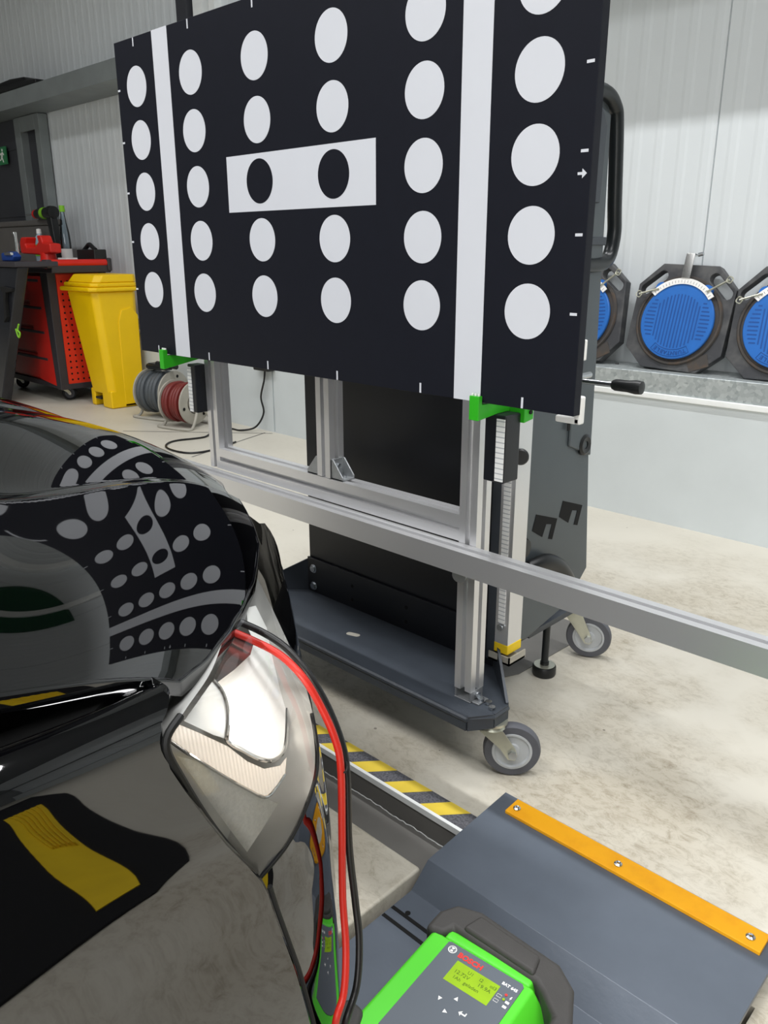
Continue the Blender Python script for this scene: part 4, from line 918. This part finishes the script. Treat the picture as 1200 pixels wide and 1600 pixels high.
# ------------------------------------------------------------------ cable reels
def reel(name, label, c, ax, R, wdt, cab, flange_b, s):
    t = thing(name, label, 'cable reel', (c[0], c[1], 0), 'cable reels beside the bin')
    a = Vector(ax).normalized(); c = Vector(c)
    lo, hi = c - a * wdt / 2, c + a * wdt / 2
    obj('drum', MB().lathe([(0, 0), (R * .5, 0), (R * .5, wdt), (0, wdt)], lo, a, 24), M['ivory'], t, smooth=True)
    obj('flange', MB().lathe([(0, 0), (R, 0), (R * 1.01, .006), (R, .012), (R * .5, .014), (R * .45, .0), (0, 0)], hi, a, 36), M['ivory'], t, smooth=True)
    obj('flange', MB().lathe([(0, 0), (R, 0), (R * 1.01, -.006), (R, -.012), (0, -.012)], lo, a, 36), M[flange_b], t, smooth=True)
    co = MB(); nn = 6; u = a.orthogonal().normalized(); v = a.cross(u)
    for k in range(nn):
        q = lo + a * (wdt * (k + .5) / nn)
        co.tube([q + (u * math.cos(2 * PI * i / 32) + v * math.sin(2 * PI * i / 32)) * (R * (.82 + .05 * math.sin(k * 2.1))) for i in range(32)], wdt / nn * .56, 8, closed=True)
    obj('wound_cable', co, M[cab], t, smooth=True)
    obj('hub', MB().lathe([(R * .45, .0), (R * .42, .01), (R * .40, -.012), (0, -.012)], hi + a * .016, a, 24), M['ivory'], t, smooth=True)
    hs = MB(); hu = MB()
    for k in range(3):
        an = 2 * PI * k / 3 + .5; hs.cyl(hi + (u * math.cos(an) + v * math.sin(an)) * R * .78 + a * .0145, a, .011, .001, 12)
    obj('hole', hs, M['hole'], t)
    # bent wire stand and crank
    side_ = Vector((-a.y, a.x, 0)).normalized()
    f = []
    obj('wire_stand', MB().tube(cr([hi + a * .02, hi + a * .035 - Vector((0, 0, .02)), hi + a * .05 - side_ * R * .55 - Vector((0, 0, c.z - .015)), hi + a * .03 - side_ * R * .95 - Vector((0, 0, c.z - .010)), lo - a * .02 - side_ * R * .95 - Vector((0, 0, c.z - .010)), lo - a * .03 - side_ * R * .5 - Vector((0, 0, c.z - .02)), lo - a * .02], 6), .010, 10), M['ivory'], t, smooth=True)
    obj('wire_stand', MB().tube(cr([hi + a * .02, hi + a * .03 + side_ * R * .5 - Vector((0, 0, c.z - .10)), hi + a * .03 + side_ * R * .9 - Vector((0, 0, c.z - .010)), lo - a * .02 + side_ * R * .9 - Vector((0, 0, c.z - .010)), lo - a * .02], 6), .010, 10), M['ivory'], t, smooth=True)
    return t
reel('cable_reel', 'cable reel wound with black cable, pale flange with green rim', (-5.0, 2.95, .172), (.97, .24, 0), .150, .22, 'cable_reel_grey', 'ivory', 1)
reel('cable_reel', 'cable reel wound with dark red cable, in front of the black one', (-4.60, 2.87, .160), (.97, .24, 0), .138, .17, 'cable_reel_red', 'ivory', 1)
hdl = tag(obj('plug_bundle', MB().box(-5.06, -4.86, 2.90, 2.96, .335, .37).tube([(-5.08, 2.91, .345), (-4.90, 2.92, .35)], .02, 10).tube([(-4.98, 2.92, .37), (-4.80, 2.96, .36)], .018, 10), M['black_plastic']), 'black plug bundle lying on top of the cable reels', 'plug')
# cable on the floor behind the frame, coming from a small adapter on the wall
fc = cr([(-4.06, 3.13, .40), (-4.06, 3.12, .33), (-4.10, 3.12, .22), (-4.08, 3.12, .12), (-4.12, 3.08, .03), (-4.20, 3.02, .006), (-4.29, 3.0, .006), (-4.28, 2.86, .006), (-4.20, 2.74, .006), (-4.24, 2.56, .006), (-4.16, 2.45, .006), (-4.02, 2.42, .006), (-3.90, 2.46, .006), (-3.88, 2.6, .006), (-3.95, 2.8, .006)], 8)
fl_c = tag(obj('floor_cable', MB().tube(fc, .006, 8), M['cable_black'], None, smooth=True), 'thin black cable looping down the wall and across the floor', 'cable')
obj('plug', MB().box(-4.13, -3.98, 3.09, 3.149, .392, .44), M['black_plastic'], fl_c, bevel=.008)

# ------------------------------------------------------------------ unseen objects, added only for the black paint to mirror
col_ = thing('mirror_sheet', 'black sheet with ridged yellow strip, unseen, added for the front wing to mirror', 'mat', (.70, .33, 0))
obj('sheet_body', MB().prism([(.05, .22), (.13, .56), (.26, .68), (1.6, 1.24), (4.2, 2.2), (4.2, -.6), (.10, .02)], 0, .012, 'z'), M['hole'], col_, bevel=.004)
yc = MB().prism([(.19, .47), (.25, .575), (1.5, 1.06), (1.5, .84)], .012, .018, 'z')
for k in range(6):
    f0, f1 = .12 + k * .15, .18 + k * .15
    yc.prism([(.70, .665 + (.743 - .665) * f0), (1.5, .84 + .22 * f0), (1.5, .84 + .22 * f1), (.70, .665 + (.743 - .665) * f1)], .018, .030, 'z')
obj('yellow_strip', yc, M['yellow_cap'], col_)
ban = tag(obj('mirror_backdrop', MB().box(-3.45, -2.35, 3.33, 3.365, 4.1, 5.1), M['backdrop']), 'green banner high on the back wall, unseen, added for the bonnet to mirror', 'backdrop')
